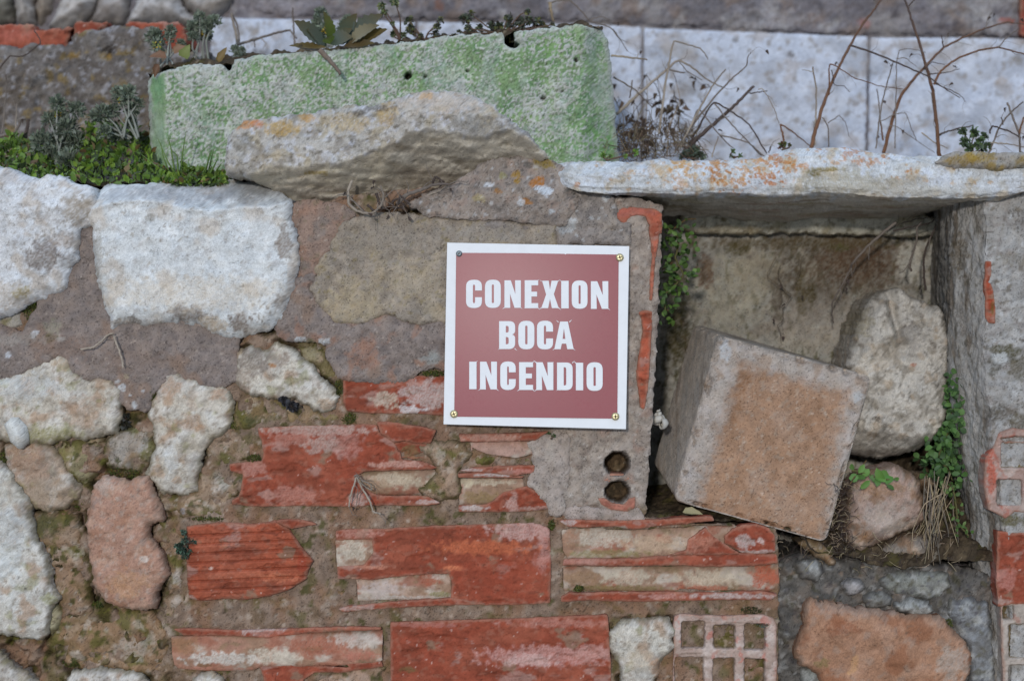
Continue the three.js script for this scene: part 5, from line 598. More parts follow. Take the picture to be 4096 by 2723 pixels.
// ---------------------------------------------------------------- the sign
{
  const ZS = 0.024, k = K * S * (D - ZS) / D, mid = [1339.5, 743], tilt = -1.25 * Math.PI / 180, c0 = at([1350 + mid[0] * K, 900 + mid[1] * K], ZS);
  const t = thing('sign', 'square dark red sign with white lettering screwed to the wall', 'sign', c0);
  t.rotation.set(-0.053, -0.06, tilt);
  const L = (x, y) => { const ax = (x - mid[0]) * k, ay = -(y - mid[1]) * k, c = Math.cos(-tilt), s = Math.sin(-tilt); return new THREE.Vector2(ax * c - ay * s, ax * s + ay * c); };
  const own = new THREE.Vector3(); const add = (n, g, m, parent = t, ex) => { const o = new THREE.Mesh(g, m); o.name = n; o.castShadow = o.receiveShadow = true; if (ex) Object.assign(o.userData, ex); parent.add(o); return o; };
  const quad = (pts, bevel, depth, z) => { const s = new THREE.Shape(pts.map((p) => L(...p))); const g = new THREE.ExtrudeGeometry(s, { depth, bevelEnabled: bevel > 0, bevelThickness: bevel, bevelSize: bevel, bevelOffset: -bevel, bevelSegments: 2 }); g.translate(0, 0, z); return g; };
  const scuff = grain((u, v) => { const f = gritN(u * 0.4, v * 0.4), s = ss(0.86, 0.93, gritS(u, v)), w = limeN(u, v); return [[0.92 + 0.08 * w, 0.92 + 0.08 * w, 0.92 + 0.08 * w], 0.4 + 0.25 * f + 0.25 * s * ss(0.5, 0.62, w) + 0.12 * gritL(u, v)]; }, 512);
  for (const s of scuff) s.repeat.set(1 / 0.12, 1 / 0.12);
  const whiteM = new THREE.MeshPhysicalMaterial({ name: 'white plastic', color: new THREE.Color().setRGB(0.86, 0.89, 0.92), roughness: 0.5, specularIntensity: 0.25, map: scuff[0], bumpMap: scuff[1], bumpScale: 0.00005 });
  const redM = new THREE.MeshPhysicalMaterial({ name: 'red film', color: new THREE.Color('#954b53'), roughness: 0.48, specularIntensity: 0.5, clearcoat: 0.018, clearcoatRoughness: 0.15, map: scuff[0], bumpMap: scuff[1], bumpScale: 0.0006 });
  add('plate', quad([[735, 112], [1968, 143], [1943, 1376], [712, 1342]], 0.0005, 0.0022, -0.0032), whiteM);
  const panel = add('red_panel', quad([[797, 182], [1250, 187], [1530, 193], [1537, 198], [1545, 193], [1897, 200], [1885, 1305], [785, 1290]], 0.00025, 0.0002, -0.0003), redM);
  // letters, on a 100-high grid with their widths as read
  const P = (pts) => { const s = new THREE.Shape(); s.moveTo(...pts[0]); for (let i = 1; i < pts.length; i++) { const p = pts[i]; p.length === 4 ? s.quadraticCurveTo(...p) : s.lineTo(...p); } s.closePath(); return s; };
  const H = (s, pts) => { const q = P(pts); s.holes.push(new THREE.Path(q.getPoints(6))); return s; };
  const ring = (w, r, x0 = 0) => [[r, 0], [w - r, 0], [w, 0, w, r], [w, 100 - r], [w, 100, w - r, 100], [r, 100], [0, 100, 0, 100 - r], [0, r], [0, 0, r, 0]];
  const slot = (w, a, y0, y1, r) => [[a, y0 + r], [a, y1 - r], [a, y1, a + r, y1], [w - a - r, y1], [w - a, y1, w - a, y1 - r], [w - a, y0 + r], [w - a, y0, w - a - r, y0], [a + r, y0], [a, y0, a, y0 + r]];
  const glyph = {
    C: (w) => P([[w, 62], [w, 76], [w, 100, w - 26, 100], [26, 100], [0, 100, 0, 76], [0, 24], [0, 0, 26, 0], [w - 26, 0], [w, 0, w, 24], [w, 38], [w - 24, 38], [w - 24, 24], [w - 24, 17, w / 2, 17], [24, 17, 24, 24], [24, 76], [24, 83, w / 2, 83], [w - 24, 83, w - 24, 76], [w - 24, 62]]),
    O: (w) => H(P(ring(w, 26)), slot(w, 24, 17, 83, 4)),
    N: (w) => P([[0, 0], [21, 0], [20, 52], [w - 23, 0], [w, 0], [w, 100], [w - 21, 100], [w - 20, 50], [23, 100], [0, 100]]),
    E: (w) => P([[0, 0], [w, 0], [w, 18], [24, 18], [24, 42], [w - 4, 42], [w - 4, 59], [24, 59], [24, 82], [w, 82], [w, 100], [0, 100]]),
    X: (w) => P([[0, 0], [25, 0], [w / 2, 34], [w - 25, 0], [w, 0], [w / 2 + 14, 51], [w - 2, 100], [w - 26, 100], [w / 2, 68], [27, 100], [3, 100], [w / 2 - 14, 50]]),
    I: (w) => P([[0, 0], [w, 0], [w, 100], [0, 100]]),
    B: (w) => H(H(P([[0, 0], [w - 22, 0], [w, 0, w, 22], [w, 38], [w, 49, w - 11, 52], [w, 56, w, 66], [w, 80], [w, 100, w - 22, 100], [0, 100]]), [[24, 17], [24, 43], [w - 30, 43], [w - 23, 43, w - 23, 35], [w - 23, 25], [w - 23, 17, w - 30, 17]]), [[24, 59], [24, 83], [w - 30, 83], [w - 23, 83, w - 23, 76], [w - 23, 66], [w - 23, 59, w - 30, 59]]),
    A: (w) => H(P([[0, 0], [23, 0], [27, 20], [w - 27, 20], [w - 23, 0], [w, 0], [w - 21, 100], [21, 100]]), [[30, 37], [w / 2, 76], [w - 30, 37]]),
    D: (w) => H(P([[0, 0], [w - 24, 0], [w, 0, w, 24], [w, 76], [w, 100, w - 24, 100], [0, 100]]), [[24, 17], [24, 83], [w - 29, 83], [w - 23, 83, w - 23, 75], [w - 23, 25], [w - 23, 17, w - 29, 17]]),
  };
  const rows = [[['C', 865, 972, 366, 557], ['O', 993, 1100, 366, 557], ['N', 1125, 1236, 371, 557], ['E', 1262, 1353, 371, 560], ['X', 1374, 1492, 375, 560], ['I', 1509, 1559, 376, 562], ['O', 1580, 1686, 374, 565], ['N', 1709, 1826, 380, 566]],
    [['B', 1089, 1197, 647, 835], ['O', 1219, 1327, 645, 837], ['C', 1345, 1453, 645, 838], ['A', 1462, 1592, 651, 837]],
    [['I', 887, 936, 920, 1105], ['N', 960, 1074, 920, 1107], ['C', 1097, 1201, 919, 1111], ['E', 1224, 1318, 924, 1111], ['N', 1340, 1455, 925, 1112], ['D', 1480, 1585, 927, 1113], ['I', 1607, 1656, 929, 1114], ['O', 1679, 1787, 926, 1118]]];
  const tick = (x, y, dx, dy) => { const n = [-dy * 0.13, dx * 0.13]; return quad([[x - n[0], y - n[1]], [x + dx, y + dy], [x + n[0], y + n[1]]], 0, 0.0003, 0.0002); };
  for (const row of rows) for (const [ch, x0, x1, y0, y1] of row) {
    const h = (y1 - y0) / 100, s = glyph[ch]((x1 - x0) / h), gs = [];
    const conv = (pts) => pts.map((p) => L(x0 + p.x * h, y1 - p.y * h));
    const sh = new THREE.Shape(conv(s.getPoints(6))); for (const q of s.holes) sh.holes.push(new THREE.Path(conv(q.getPoints(6))));
    const g = new THREE.ExtrudeGeometry(sh, { depth: 0.00035, bevelEnabled: true, bevelThickness: 0.00015, bevelSize: 0.00015, bevelOffset: -0.0001, bevelSegments: 1 }); g.translate(0, 0, 0.0002); gs.push(g);
    if ('NXIAEBD'.includes(ch)) for (const [a, b, dx, dy] of [[x0 + 2, y0 + 3, -16, -12], [x1 - 3, y0 + 3, 14, -12], [x0 + 2, y1 - 3, -13, 9], [x1 - 3, y1 - 3, 15, 12]]) if (rnd() < (ch === 'X' || ch === 'A' ? 0.9 : 0.5)) { const m = rr(0.6, 1.5), xx = ch === 'A' && dy < 0 ? a + (dx < 0 ? 26 : -26) : a; gs.push(tick(xx, b, dx * m, dy * m)); }
    add('letter', mergeGeometries(gs), whiteM, panel);
  }
  const brass = new THREE.MeshPhysicalMaterial({ name: 'zinc passivated steel', color: new THREE.Color('#b9b08c'), metalness: 0.75, roughness: 0.38 }), steel = new THREE.MeshPhysicalMaterial({ name: 'grey steel', color: new THREE.Color('#6f7a80'), metalness: 0.8, roughness: 0.4 }), dark = new THREE.MeshStandardMaterial({ name: 'screw recess', color: new THREE.Color('#3b352a'), roughness: 0.8, metalness: 0.3 });
  for (const [x, y, r, a, m] of [[817, 188, 21, 0.1, steel], [1904, 220, 27, 0.25, brass], [784, 1272, 27, 0.35, brass], [1872, 1290, 27, 0.05, brass]]) {
    const R = r * k, p = L(x, y), prof = [[0, 0.0014], [R * 0.55, 0.00135], [R * 0.85, 0.001], [R * 0.98, 0.0004], [R, -0.0008]].map((q) => new THREE.Vector2(q[0] || 1e-5, q[1]));
    const g = new THREE.LatheGeometry(prof.reverse(), 28); g.rotateX(Math.PI / 2); g.translate(p.x, p.y, 0.0007);
    const sc = add('screw', g, m);
    const cross = []; for (let q = 0; q < (m === steel ? 3 : 4); q++) { const b = new THREE.BoxGeometry(R * (m === steel ? 0.95 : q < 2 ? 1.15 : 0.7), R * (q < 2 ? 0.2 : 0.09), 0.0006); b.rotateZ(a + (m === steel ? q * Math.PI / 3 : q < 2 ? q * Math.PI / 2 : Math.PI / 4 + q * Math.PI / 2)); b.translate(p.x, p.y, 0.0007 + 0.0012 + q * 0.00004); cross.push(b); }
    add('screw_recess', mergeGeometries(cross), dark, sc);
  }
}

// ---------------------------------------------------------------- plants
const sway = (c, s) => { const k = 1 + rr(-s, s); return [c[0] * k, c[1] * k * (1 + rr(-s, s) * 0.3), c[2] * k]; };
function tube(b, pts, r0, r1, col, sides = 6, wob = 0.0) {
  const curve = new THREE.CatmullRomCurve3(pts, false, 'catmullrom', 0.25), n = Math.max(3, Math.min(60, pts.length * 5)), rings = [], up = new THREE.Vector3(0.3, 0.2, 1).normalize(), a = new THREE.Vector3(), c = new THREE.Vector3();
  for (let i = 0; i <= n; i++) {
    const p = curve.getPoint(i / n), t = curve.getTangent(i / n), r = lerp(r0, r1, i / n) * (1 + 0.12 * n2(i * 0.7 + p.x * 50, p.y * 60)); a.crossVectors(t, up).normalize(); c.crossVectors(t, a).normalize();
    if (wob) p.addScaledVector(a, wob * n2(p.y * 90, i * 0.4)).addScaledVector(c, wob * n2(p.x * 90, i * 0.4 + 9));
    const cc = typeof col === 'function' ? col(i / n) : col, k = 1 + 0.16 * n2(i * 0.9, p.x * 40), ring = [];
    for (let j = 0; j < sides; j++) { const h = j / sides * 6.2832; ring.push(b.v(p.x + (a.x * Math.cos(h) + c.x * Math.sin(h)) * r, p.y + (a.y * Math.cos(h) + c.y * Math.sin(h)) * r, p.z + (a.z * Math.cos(h) + c.z * Math.sin(h)) * r, [cc[0] * k, cc[1] * k, cc[2] * k])); }
    rings.push(ring);
  }
  for (let i = 0; i < n; i++) for (let j = 0; j < sides; j++) b.q(rings[i][j], rings[i][(j + 1) % sides], rings[i + 1][(j + 1) % sides], rings[i + 1][j]);
  const tip = (ring, p, f) => { const m = b.v(p.x, p.y, p.z, b.c.slice(ring[0] * 3, ring[0] * 3 + 3)); for (let j = 0; j < sides; j++) f ? b.t(ring[j], ring[(j + 1) % sides], m) : b.t(ring[(j + 1) % sides], ring[j], m); };
  tip(rings[0], curve.getPoint(0), false); tip(rings[n], curve.getPoint(1), true);
}
// a leaf: from p along dir, with a fold and a droop
function leaf(b, p, dir, nor, len, wid, col, o = {}) {
  const d = dir.clone().normalize(), s = new THREE.Vector3().crossVectors(d, nor).normalize(), u = new THREE.Vector3().crossVectors(s, d).normalize(), n = o.n || 4, prev = [];
  for (let i = 0; i <= n; i++) {
    const t = i / n, w = wid * (o.round ? Math.sqrt(Math.max(0, 1 - (2 * t - 1) ** 2)) * 0.95 + 0.03 : Math.sin(Math.PI * Math.pow(t, o.pow || 0.75)) ** 0.9 + 0.02) * (1 + (o.jag || 0) * (i % 2 ? 1 : -0.6)), q = p.clone().addScaledVector(d, len * t).addScaledVector(u, -(o.droop || 0.15) * len * t * t);
    const c = o.tip ? col.map((x, k) => lerp(x, o.tip[k], t * t)) : col;
    const l = q.clone().addScaledVector(s, -w / 2).addScaledVector(u, (o.fold ?? 0.2) * w), r = q.clone().addScaledVector(s, w / 2).addScaledVector(u, (o.fold ?? 0.2) * w);
    prev.push([b.v(l.x, l.y, l.z, c), b.v(q.x, q.y, q.z, c.map((x) => x * 1.1)), b.v(r.x, r.y, r.z, c)]);
    if (i) { const A = prev[i - 1], B = prev[i]; b.q(A[0], A[1], B[1], B[0]); b.q(A[1], A[2], B[2], B[1]); }
  }
}
const dirR = (up = 0.2) => new THREE.Vector3(rr(-1, 1), rr(-1, 1) + up, rr(-1, 1)).normalize();
const pl = (text, z, dz = 0) => { const L = tr(text); return L.map((p, i) => at(p, z + dz * i / Math.max(1, L.length - 1) + rr(-0.004, 0.004))); };
const brown = lin('#74523b'), grey = lin('#7c736b'), darkS = lin('#4a3f3a'), straw = lin('#a8977c'), pale2 = lin('#a59a8c');

// dead stems at the right: every traced stalk is a part
function weed(name, label, cat, z, stalks, o = {}) {
  const first = pl(stalks[0][0], z)[0], t = thing(name, label, cat, first, o.group);
  for (const [text, r0, r1, c = grey, dz = 0] of stalks) {
    const b = new Build(), pts = pl(text, z + rr(-0.008, 0.008), dz), f = K * S; tube(b, pts, r0 * f, r1 * f, typeof c === 'function' ? c : (q) => c.map((x, k) => lerp(x, (o.tipCol || darkS)[k], q * 0.6)), 7, 0.0006);
    // short side twigs
    for (let i = 1; i < pts.length; i++) if (rnd() < (o.side ?? 0.45)) {
      const a = pts[i - 1].clone().lerp(pts[i], rr(0.3, 1)), dd = pts[i].clone().sub(pts[i - 1]).normalize(), q = [a]; let d2 = dd.clone().add(dirR(0.1).multiplyScalar(0.9)).normalize();
      for (let k = 0; k < 3; k++) { q.push(q[k].clone().addScaledVector(d2, rr(0.004, 0.011))); d2.add(dirR(-0.1).multiplyScalar(0.7)).normalize(); }
      tube(b, q, r1 * f * 0.55, r1 * f * 0.25, grey, 4);
      if (rnd() < 0.35) leaf(b, q[3], dirR(-0.5), dirR(1), 0.006, 0.004, darkS, { fold: 0.5, droop: 0.5 });
    }
    part(t, 'stem', b.geo(), dryMat);
  }
  return t;
}
weed('dry_weed', 'tall reddish brown dead stalk that forks left of the tile joint', 'dead plant', -0.2, [['C 925 1000 960 860 1010 700 1060 570 1130 420 1190 305 1270 170 1340 80 1410 -20', 15, 7, brown, -0.06], ['C 1192 305 1330 350 1480 410 1640 480 1720 520 1790 570 1850 610 1930 660', 8, 3, darkS, 0.04], ['C 1048 640 1048 540 1052 435 1100 445 1150 480 1220 525 1330 560 1400 580 1545 600', 6, 2.5, brown, 0.03], ['C 1000 790 1040 850 1045 990', 5, 5, grey], ['C 1040 830 1115 780 1160 830 1182 920', 4, 2, grey], ['C 1065 470 1085 570 1150 580 1185 620', 4, 2, darkS]]);
weed('dry_weed', 'brown dead stalk arching to the right across the tiles', 'dead plant', -0.22, [['C 1415 1030 1470 830 1530 650 1620 530 1720 420 1820 320 1960 250 2100 190 2250 150 2400 170', 14, 4, brown, -0.05], ['C 1820 320 1805 235', 5, 4, darkS], ['C 2105 190 2118 120 2150 80', 4, 2, grey], ['C 1395 820 1385 700 1370 600', 5, 4, grey], ['C 1412 945 1395 820', 7, 6, brown], ['C 1362 1000 1400 720 1440 560 1480 415', 6, 4, grey, 0.03], ['C 1375 830 1470 780 1562 760 1600 860 1640 950', 4, 2.5, grey]], { side: 0.55 });
weed('dry_weed', 'straight dark dead stalk rising to the top edge with many side twigs', 'dead plant', -0.19, [['C 1792 1055 1775 850 1750 620 1710 470 1670 330 1610 150 1580 50 1550 -20', 15, 7, (q) => brown.map((x, k) => lerp(x * 0.85, darkS[k], q)), -0.05], ['C 1755 570 1800 480 1900 400 2050 340 2190 320 2290 345 2400 370', 9, 5, brown], ['C 2190 318 2240 260 2330 190', 5, 3, grey], ['C 1792 910 1830 890 1900 870 2022 845', 8, 4, darkS], ['C 1585 40 1620 0 1640 -30', 5, 4, darkS], ['C 1760 560 1850 600 1930 640 1970 685', 5, 2, darkS], ['C 1720 500 1830 490 1930 465', 5, 2, darkS], ['C 1690 470 1740 420 1830 435', 4, 2, darkS]], { side: 0.75 });
weed('dry_weed', 'thin bent dead stalk hooked over between the two brown stalks', 'dead plant', -0.21, [['C 1490 1000 1500 620 1502 450 1520 340 1600 330 1700 352', 5, 2, grey], ['C 1500 395 1560 390 1640 450', 4, 2, grey], ['C 1450 850 1500 850 1600 920 1760 1030', 4, 2, grey], ['C 1670 895 1760 960 1850 1000', 5, 3, straw]], { side: 0.5 });
weed('dry_weed', 'sheaf of stiff grey dead stalks leaning right beside the planter', 'dead plant', -0.2, [['C 60 1040 160 930 300 810 420 700 540 580', 17, 10, (q) => darkS.map((x) => x * 1.25), -0.02], ['C 10 1010 160 800 270 660 380 540 490 440 500 380 522 350', 9, 3, grey], ['C 40 1000 170 740 260 580 350 465', 9, 5, pale2], ['C 90 1000 180 830 270 690 400 760 510 840 625 1035', 8, 5, darkS], ['C 100 900 165 735 300 900 400 1000', 6, 4, grey], ['C 275 700 420 870 590 1050', 6, 4, grey], ['C 310 910 500 960 610 1055', 6, 4, grey], ['C 150 930 230 1060', 5, 4, grey], ['C 510 628 590 618 632 612', 5, 3, darkS], ['C 255 1060 300 920', 6, 4, pale2]], { side: 0.3 });
weed('dry_weed', 'pale straw coloured dead stalks in front of the planter edge and first joint', 'dead plant', -0.24, [['B 1880 770 2000 660 2100 570 2220 470 2300 405 2400 460 2500 540 2600 590', 13, 5, pale2], ['B 2168 900 2180 800 2200 650 2230 450 2270 280 2359 300 2450 330 2500 400', 11, 4, pale2], ['B 1990 540 1970 660', 6, 5, grey], ['B 1860 520 2000 600 2120 720', 7, 4, grey], ['B 2300 410 2359 480 2460 540', 5, 3, grey], ['B 2240 470 2340 492', 8, 5, grey]], { side: 0.5 });
weed('dry_weed', 'short horizontal broken stalk crossing the first tile joint', 'dead plant', -0.25, [['B 1845 375 1960 385 2088 402', 8, 6, straw], ['B 2025 385 2030 345', 3, 2, straw]], { side: 0 });
weed('dry_weed', 'small kinked dead stalk just left of the capstone hump', 'dead plant', -0.18, [['C 745 1000 738 920 720 840 760 860 830 910 920 985', 8, 4, brown], ['C 570 600 600 600 640 660 680 740 710 830', 4, 3, pale2], ['C 640 1030 655 985', 4, 6, darkS]], { side: 0.4 });
weed('dry_weed', 'single upright broken stalk left of the tall forked stalk', 'dead plant', -0.21, [['C 950 980 955 840 960 750 960 600 938 450', 7, 6, pale2], ['C 945 485 900 475 865 468', 4, 2, pale2]], { side: 0.1 });
weed('dry_weed', 'cluster of bare grey twigs at the right edge above the mortar lump', 'dead plant', -0.16, [['C 2120 1040 2140 1000 2200 850 2270 760 2359 685', 8, 5, grey], ['C 2250 690 2290 800 2330 900 2335 1040', 8, 8, grey], ['C 2130 900 2150 850 2250 880 2335 925', 7, 5, darkS], ['C 2330 900 2359 800 2420 720', 8, 5, brown], ['C 2120 960 2250 970 2400 995', 6, 4, pale2], ['C 2220 840 2210 790', 5, 4, darkS]], { side: 0.7 });
weed('dry_weed', 'arched thin dead branch over the right end of the planter', 'dead plant', -0.26, [['B 1420 20 1480 5 1560 0 1600 30 1650 80 1700 140 1800 170 1860 200 1915 280 1955 345', 8, 3, grey], ['B 1430 15 1440 80 1455 145', 14, 9, straw], ['B 1700 135 1780 110 1850 140', 5, 2, grey], ['B 1850 195 1900 260 1950 285', 4, 2, grey]], { side: 0.5 });
weed('dry_weed', 'broken twigs sticking up behind the left part of the planter', 'dead plant', -0.3, [['A 1600 320 1590 230 1555 90', 11, 9, pale2], ['A 1612 290 1600 180 1565 100', 7, 6, grey], ['A 1595 300 1700 270 1850 225 1958 200', 11, 8, grey], ['A 1985 300 1978 200 1970 50', 8, 6, grey], ['A 1950 200 2000 260', 7, 5, grey], ['A 1715 320 1712 262', 5, 4, grey], ['A 1760 260 1790 290 1770 330', 4, 2, pale2]], { side: 0.2 });
weed('dead_stick', 'grey brown dead stick hanging over the front of the planter', 'stick', -0.085, [['A 2150 335 2200 385 2240 430 2295 500', 22, 11, (q) => lin('#7d6f63').map((x) => x * (1 - 0.3 * q)), 0.01]], { side: 0 });
weed('dry_weed', 'thin stalks at the upper left in front of the dark mortar lump', 'dead plant', -0.22, [['A -20 480 60 380 160 375 270 285 225 200', 6, 4, darkS], ['A 10 900 30 700 40 560 35 500', 6, 4, grey], ['A 100 900 110 700', 6, 4, pale2], ['A -20 920 90 900 140 810 170 800', 12, 6, grey], ['A 165 930 190 800', 16, 10, darkS]], { side: 0.5 });
weed('root', 'dry forked root hanging down inside the niche', 'root', -0.12, [['F 1500 -20 1400 60 1310 140 1210 250 1190 300 1120 430 1070 520 1068 600 1078 662', 11, 4, grey, -0.06], ['F 1120 430 1130 470 1120 510', 5, 3, grey], ['F 1195 290 1205 355', 5, 2, grey], ['F 1320 140 1315 235', 5, 4, grey]], { side: 0.3 });
weed('root', 'thin root with a shrivelled tip dangling right in the niche', 'root', -0.14, [['F 1680 -30 1640 20 1640 100 1610 200 1590 280 1605 310', 5, 9, grey], ['F 1480 40 1560 20 1720 -10 1760 -40', 6, 4, darkS], ['C 1440 1560 1520 1510 1640 1475 1720 1465', 5, 3, grey]], { side: 0.3 });
weed('root', 'root running down the right corner of the niche', 'root', -0.16, [['F 1770 0 1720 110 1690 200 1685 280 1690 380 1700 440', 6, 9, darkS]], { side: 0.6 });
weed('root', 'wiry dry creeper clinging to the stained back of the niche', 'root', -0.205, [['F 690 210 640 310 630 350 700 400 730 480 710 570', 2.4, 2, lin('#6a5d48')], ['F 720 270 700 330 740 430 790 470 740 560 735 640 700 680 720 730 722 800', 3, 2, lin('#5f5442')], ['F 860 220 850 320 800 430', 2, 2, lin('#6a5d48')]], { side: 0.8 });
weed('straw', 'pale bent straw stuck to the mortar below the big white stone', 'straw', 0.018, [['D 540 836 620 825 680 780 720 742 760 730', 7, 5, pale2], ['D 760 740 790 820 815 890 828 962', 7, 6, pale2]], { side: 0.3, tipCol: pale2 });
weed('straw', 'forked pale straw with cobweb on the broken brick', 'straw', 0.02, [['H 128 190 105 260 85 330 75 392', 7, 5, pale2], ['H 130 200 170 280 215 350 240 425 290 440', 7, 6, pale2], ['H 110 190 130 180 170 220 220 240 230 280 190 260 150 230', 5, 4, grey]], { side: 0.4, tipCol: pale2 });
weed('dry_twig_bundle', 'curled dead twigs in the gap under the ledge stone', 'dead plant', 0.02, [['B 95 1215 70 1290 75 1370 130 1420 220 1440 290 1390 310 1320 285 1250', 10, 7, pale2, 0.01], ['B 400 1370 470 1310 560 1280 640 1245 760 1240', 16, 7, grey], ['B 640 1240 660 1190 720 1230', 9, 5, darkS], ['B 0 1310 60 1312 180 1430', 5, 6, pale2], ['B 260 1300 280 1370 300 1410', 10, 6, darkS], ['B 350 1380 400 1340 450 1390 380 1400 370 1350', 9, 5, darkS], ['B 480 1370 420 1320 400 1400', 8, 5, darkS], ['B 590 1320 680 1290 740 1250', 7, 4, pale2], ['B 200 1380 250 1420 330 1400', 9, 5, darkS]], { side: 0.9 });
{
  const t = thing('dry_grass', 'tangle of dry grass stalks by the right corner of the niche floor', 'dry grass', one('I 1700 750', -0.03));
  for (let i = 0; i < 34; i++) { const b = new Build(), x = rr(1690, 1900), sx = rr(1590, 1960), z = rr(-0.07, -0.012), L = [[x + rr(-30, 30), rr(150, 330)], [lerp(x, sx, 0.4) + rr(-30, 30), rr(360, 480)], [lerp(x, sx, 0.8) + rr(-40, 40), rr(540, 640)], [sx, rr(660, 800)]]; tube(b, L.map(([a, c]) => at([2696 + a * K, 1793 + c * K], z + rr(-0.008, 0.008))), rr(2.5, 5) * K * S, 2 * K * S, sway(rnd() < 0.6 ? straw : grey, 0.25), 4); part(t, 'blade', b.geo(), dryMat); }
  const m = new Build();
  for (let i = 0; i < 420; i++) { const a = rnd() < 0.5, u = a ? rr(1060, 1220) : rr(680, 1900), v = a ? rr(200, 780) : rr(560, 820), z = rr(-0.05, -0.005), q = at([2696 + u * K, 1793 + v * K], z), d = dirR(0), e = q.clone().addScaledVector(d, rr(0.006, 0.018)); tube(m, [q, q.clone().lerp(e, 0.5).add(dirR().multiplyScalar(0.002)), e], 0.0004, 0.0002, sway(rnd() < 0.4 ? straw : darkS, 0.3), 3); }
  part(t, 'litter', m.geo(), dryMat, { kind: 'stuff' });
}
{
  const b = new Build();
  for (let i = 0; i < 240; i++) { const q = one(`C ${rr(-480, 160).toFixed(0)} ${rr(880, 1075).toFixed(0)}`, rr(-0.3, -0.12)), d = dirR(0.1), e = q.clone().addScaledVector(d, rr(0.012, 0.04)); tube(b, [q, q.clone().lerp(e, 0.5).add(dirR().multiplyScalar(0.006)), e], 0.0006, 0.0003, sway(rnd() < 0.6 ? lin('#5f5040') : lin('#85765f'), 0.3), 3); }
  setting('dead_grass', b.geo(), dryMat, 'stuff', 'low tangle of dead grey grass at the foot of the tiles right of the planter', 'dead grass');
}


{ // a thicket of fine dead stems behind the sheaf
  const t = thing('dry_thicket', 'thicket of fine brown dead stems with shrivelled leaves just right of the planter', 'dead plant', one('B 2050 1050', -0.3));
  for (let i = 0; i < 26; i++) { const b = new Build(), u = rr(1890, 2360), z = rr(-0.42, -0.24), lean = rr(-120, 160), top = rr(480, 900), L = [[u, 1060], [u + lean * 0.3 + rr(-20, 20), lerp(1060, top, 0.4)], [u + lean * 0.7 + rr(-30, 30), lerp(1060, top, 0.75)], [u + lean + rr(-40, 40), top]].map(([a, c]) => at([1350 + a * K, c * K], z + rr(-0.006, 0.006))); tube(b, L, rr(3, 6) * K * S, 2 * K * S, sway(rnd() < 0.5 ? lin('#85765f') : lin('#5a4a3a'), 0.25), 4);
    for (let k = 0; k < 5; k++) { const q = L[1 + Math.floor(rr(0, 2.99))].clone(), d = dirR(0.3), e = q.clone().addScaledVector(d, rr(0.008, 0.025)); tube(b, [q, q.clone().lerp(e, 0.5).add(dirR().multiplyScalar(0.003)), e], 0.0006, 0.0003, sway(darkS, 0.3), 3); if (rnd() < 0.5) leaf(b, e, dirR(-0.6), dirR(1), rr(0.007, 0.014), rr(0.005, 0.009), sway(lin('#54463b'), 0.3), { n: 3, fold: 0.6, droop: 0.5 }); }
    part(t, 'stem', b.geo(), dryMat); }
}
// leafy plants
const g1 = lin('#5a7729'), g2 = lin('#749330'), g3 = lin('#36481f'), sil = lin('#7d8877'), silD = lin('#5c6858'), yel = lin('#b59a2c');
{
  let ls; const b = new Build(), h = (u) => lerp(930, 1160, ss(0, 300, u)) ;
  for (let i = 0; i < 3600; i++) {
    const t = Math.pow(rnd(), 0.8), u = rr(-90, 1520), top = u < 180 ? 950 : u < 500 ? lerp(1010, 1090, ss(180, 500, u)) : u < 560 ? 930 : u < 1060 ? lerp(860, 930, ss(800, 1060, u)) + 40 * n2(u * 0.02, 3) : lerp(1130, 1165, ss(1060, 1200, u));
    const z = lerp(-0.03, -0.2, t * (u > 1060 ? 0.3 : 1)), v = lerp(1245, top, t) + 60 * n2(u * 0.011, 5) * t + rr(-20, 14), q = one(`A ${u.toFixed(1)} ${v.toFixed(1)}`, z), c = sway(n2(u * 0.008, v * 0.012) > 0.1 ? (rnd() < 0.6 ? g2 : g1) : (rnd() < 0.6 ? g1 : g3), 0.25);
    leaf(b, q, dirR(0.8), dirR(0.5), (ls = rr(0.4, 1) ** 1.6 * 0.0125), ls * rr(0.45, 0.75), rnd() < 0.08 ? sway(lin('#6e5a38'), 0.3) : c, { n: 3, round: rnd() < 0.6, droop: 0.2 });
  }
  setting('green_ground_cover', b.geo(), leafMat, 'stuff', 'bright green mat of tiny leaves behind the white stones at the left', 'ground cover');
}
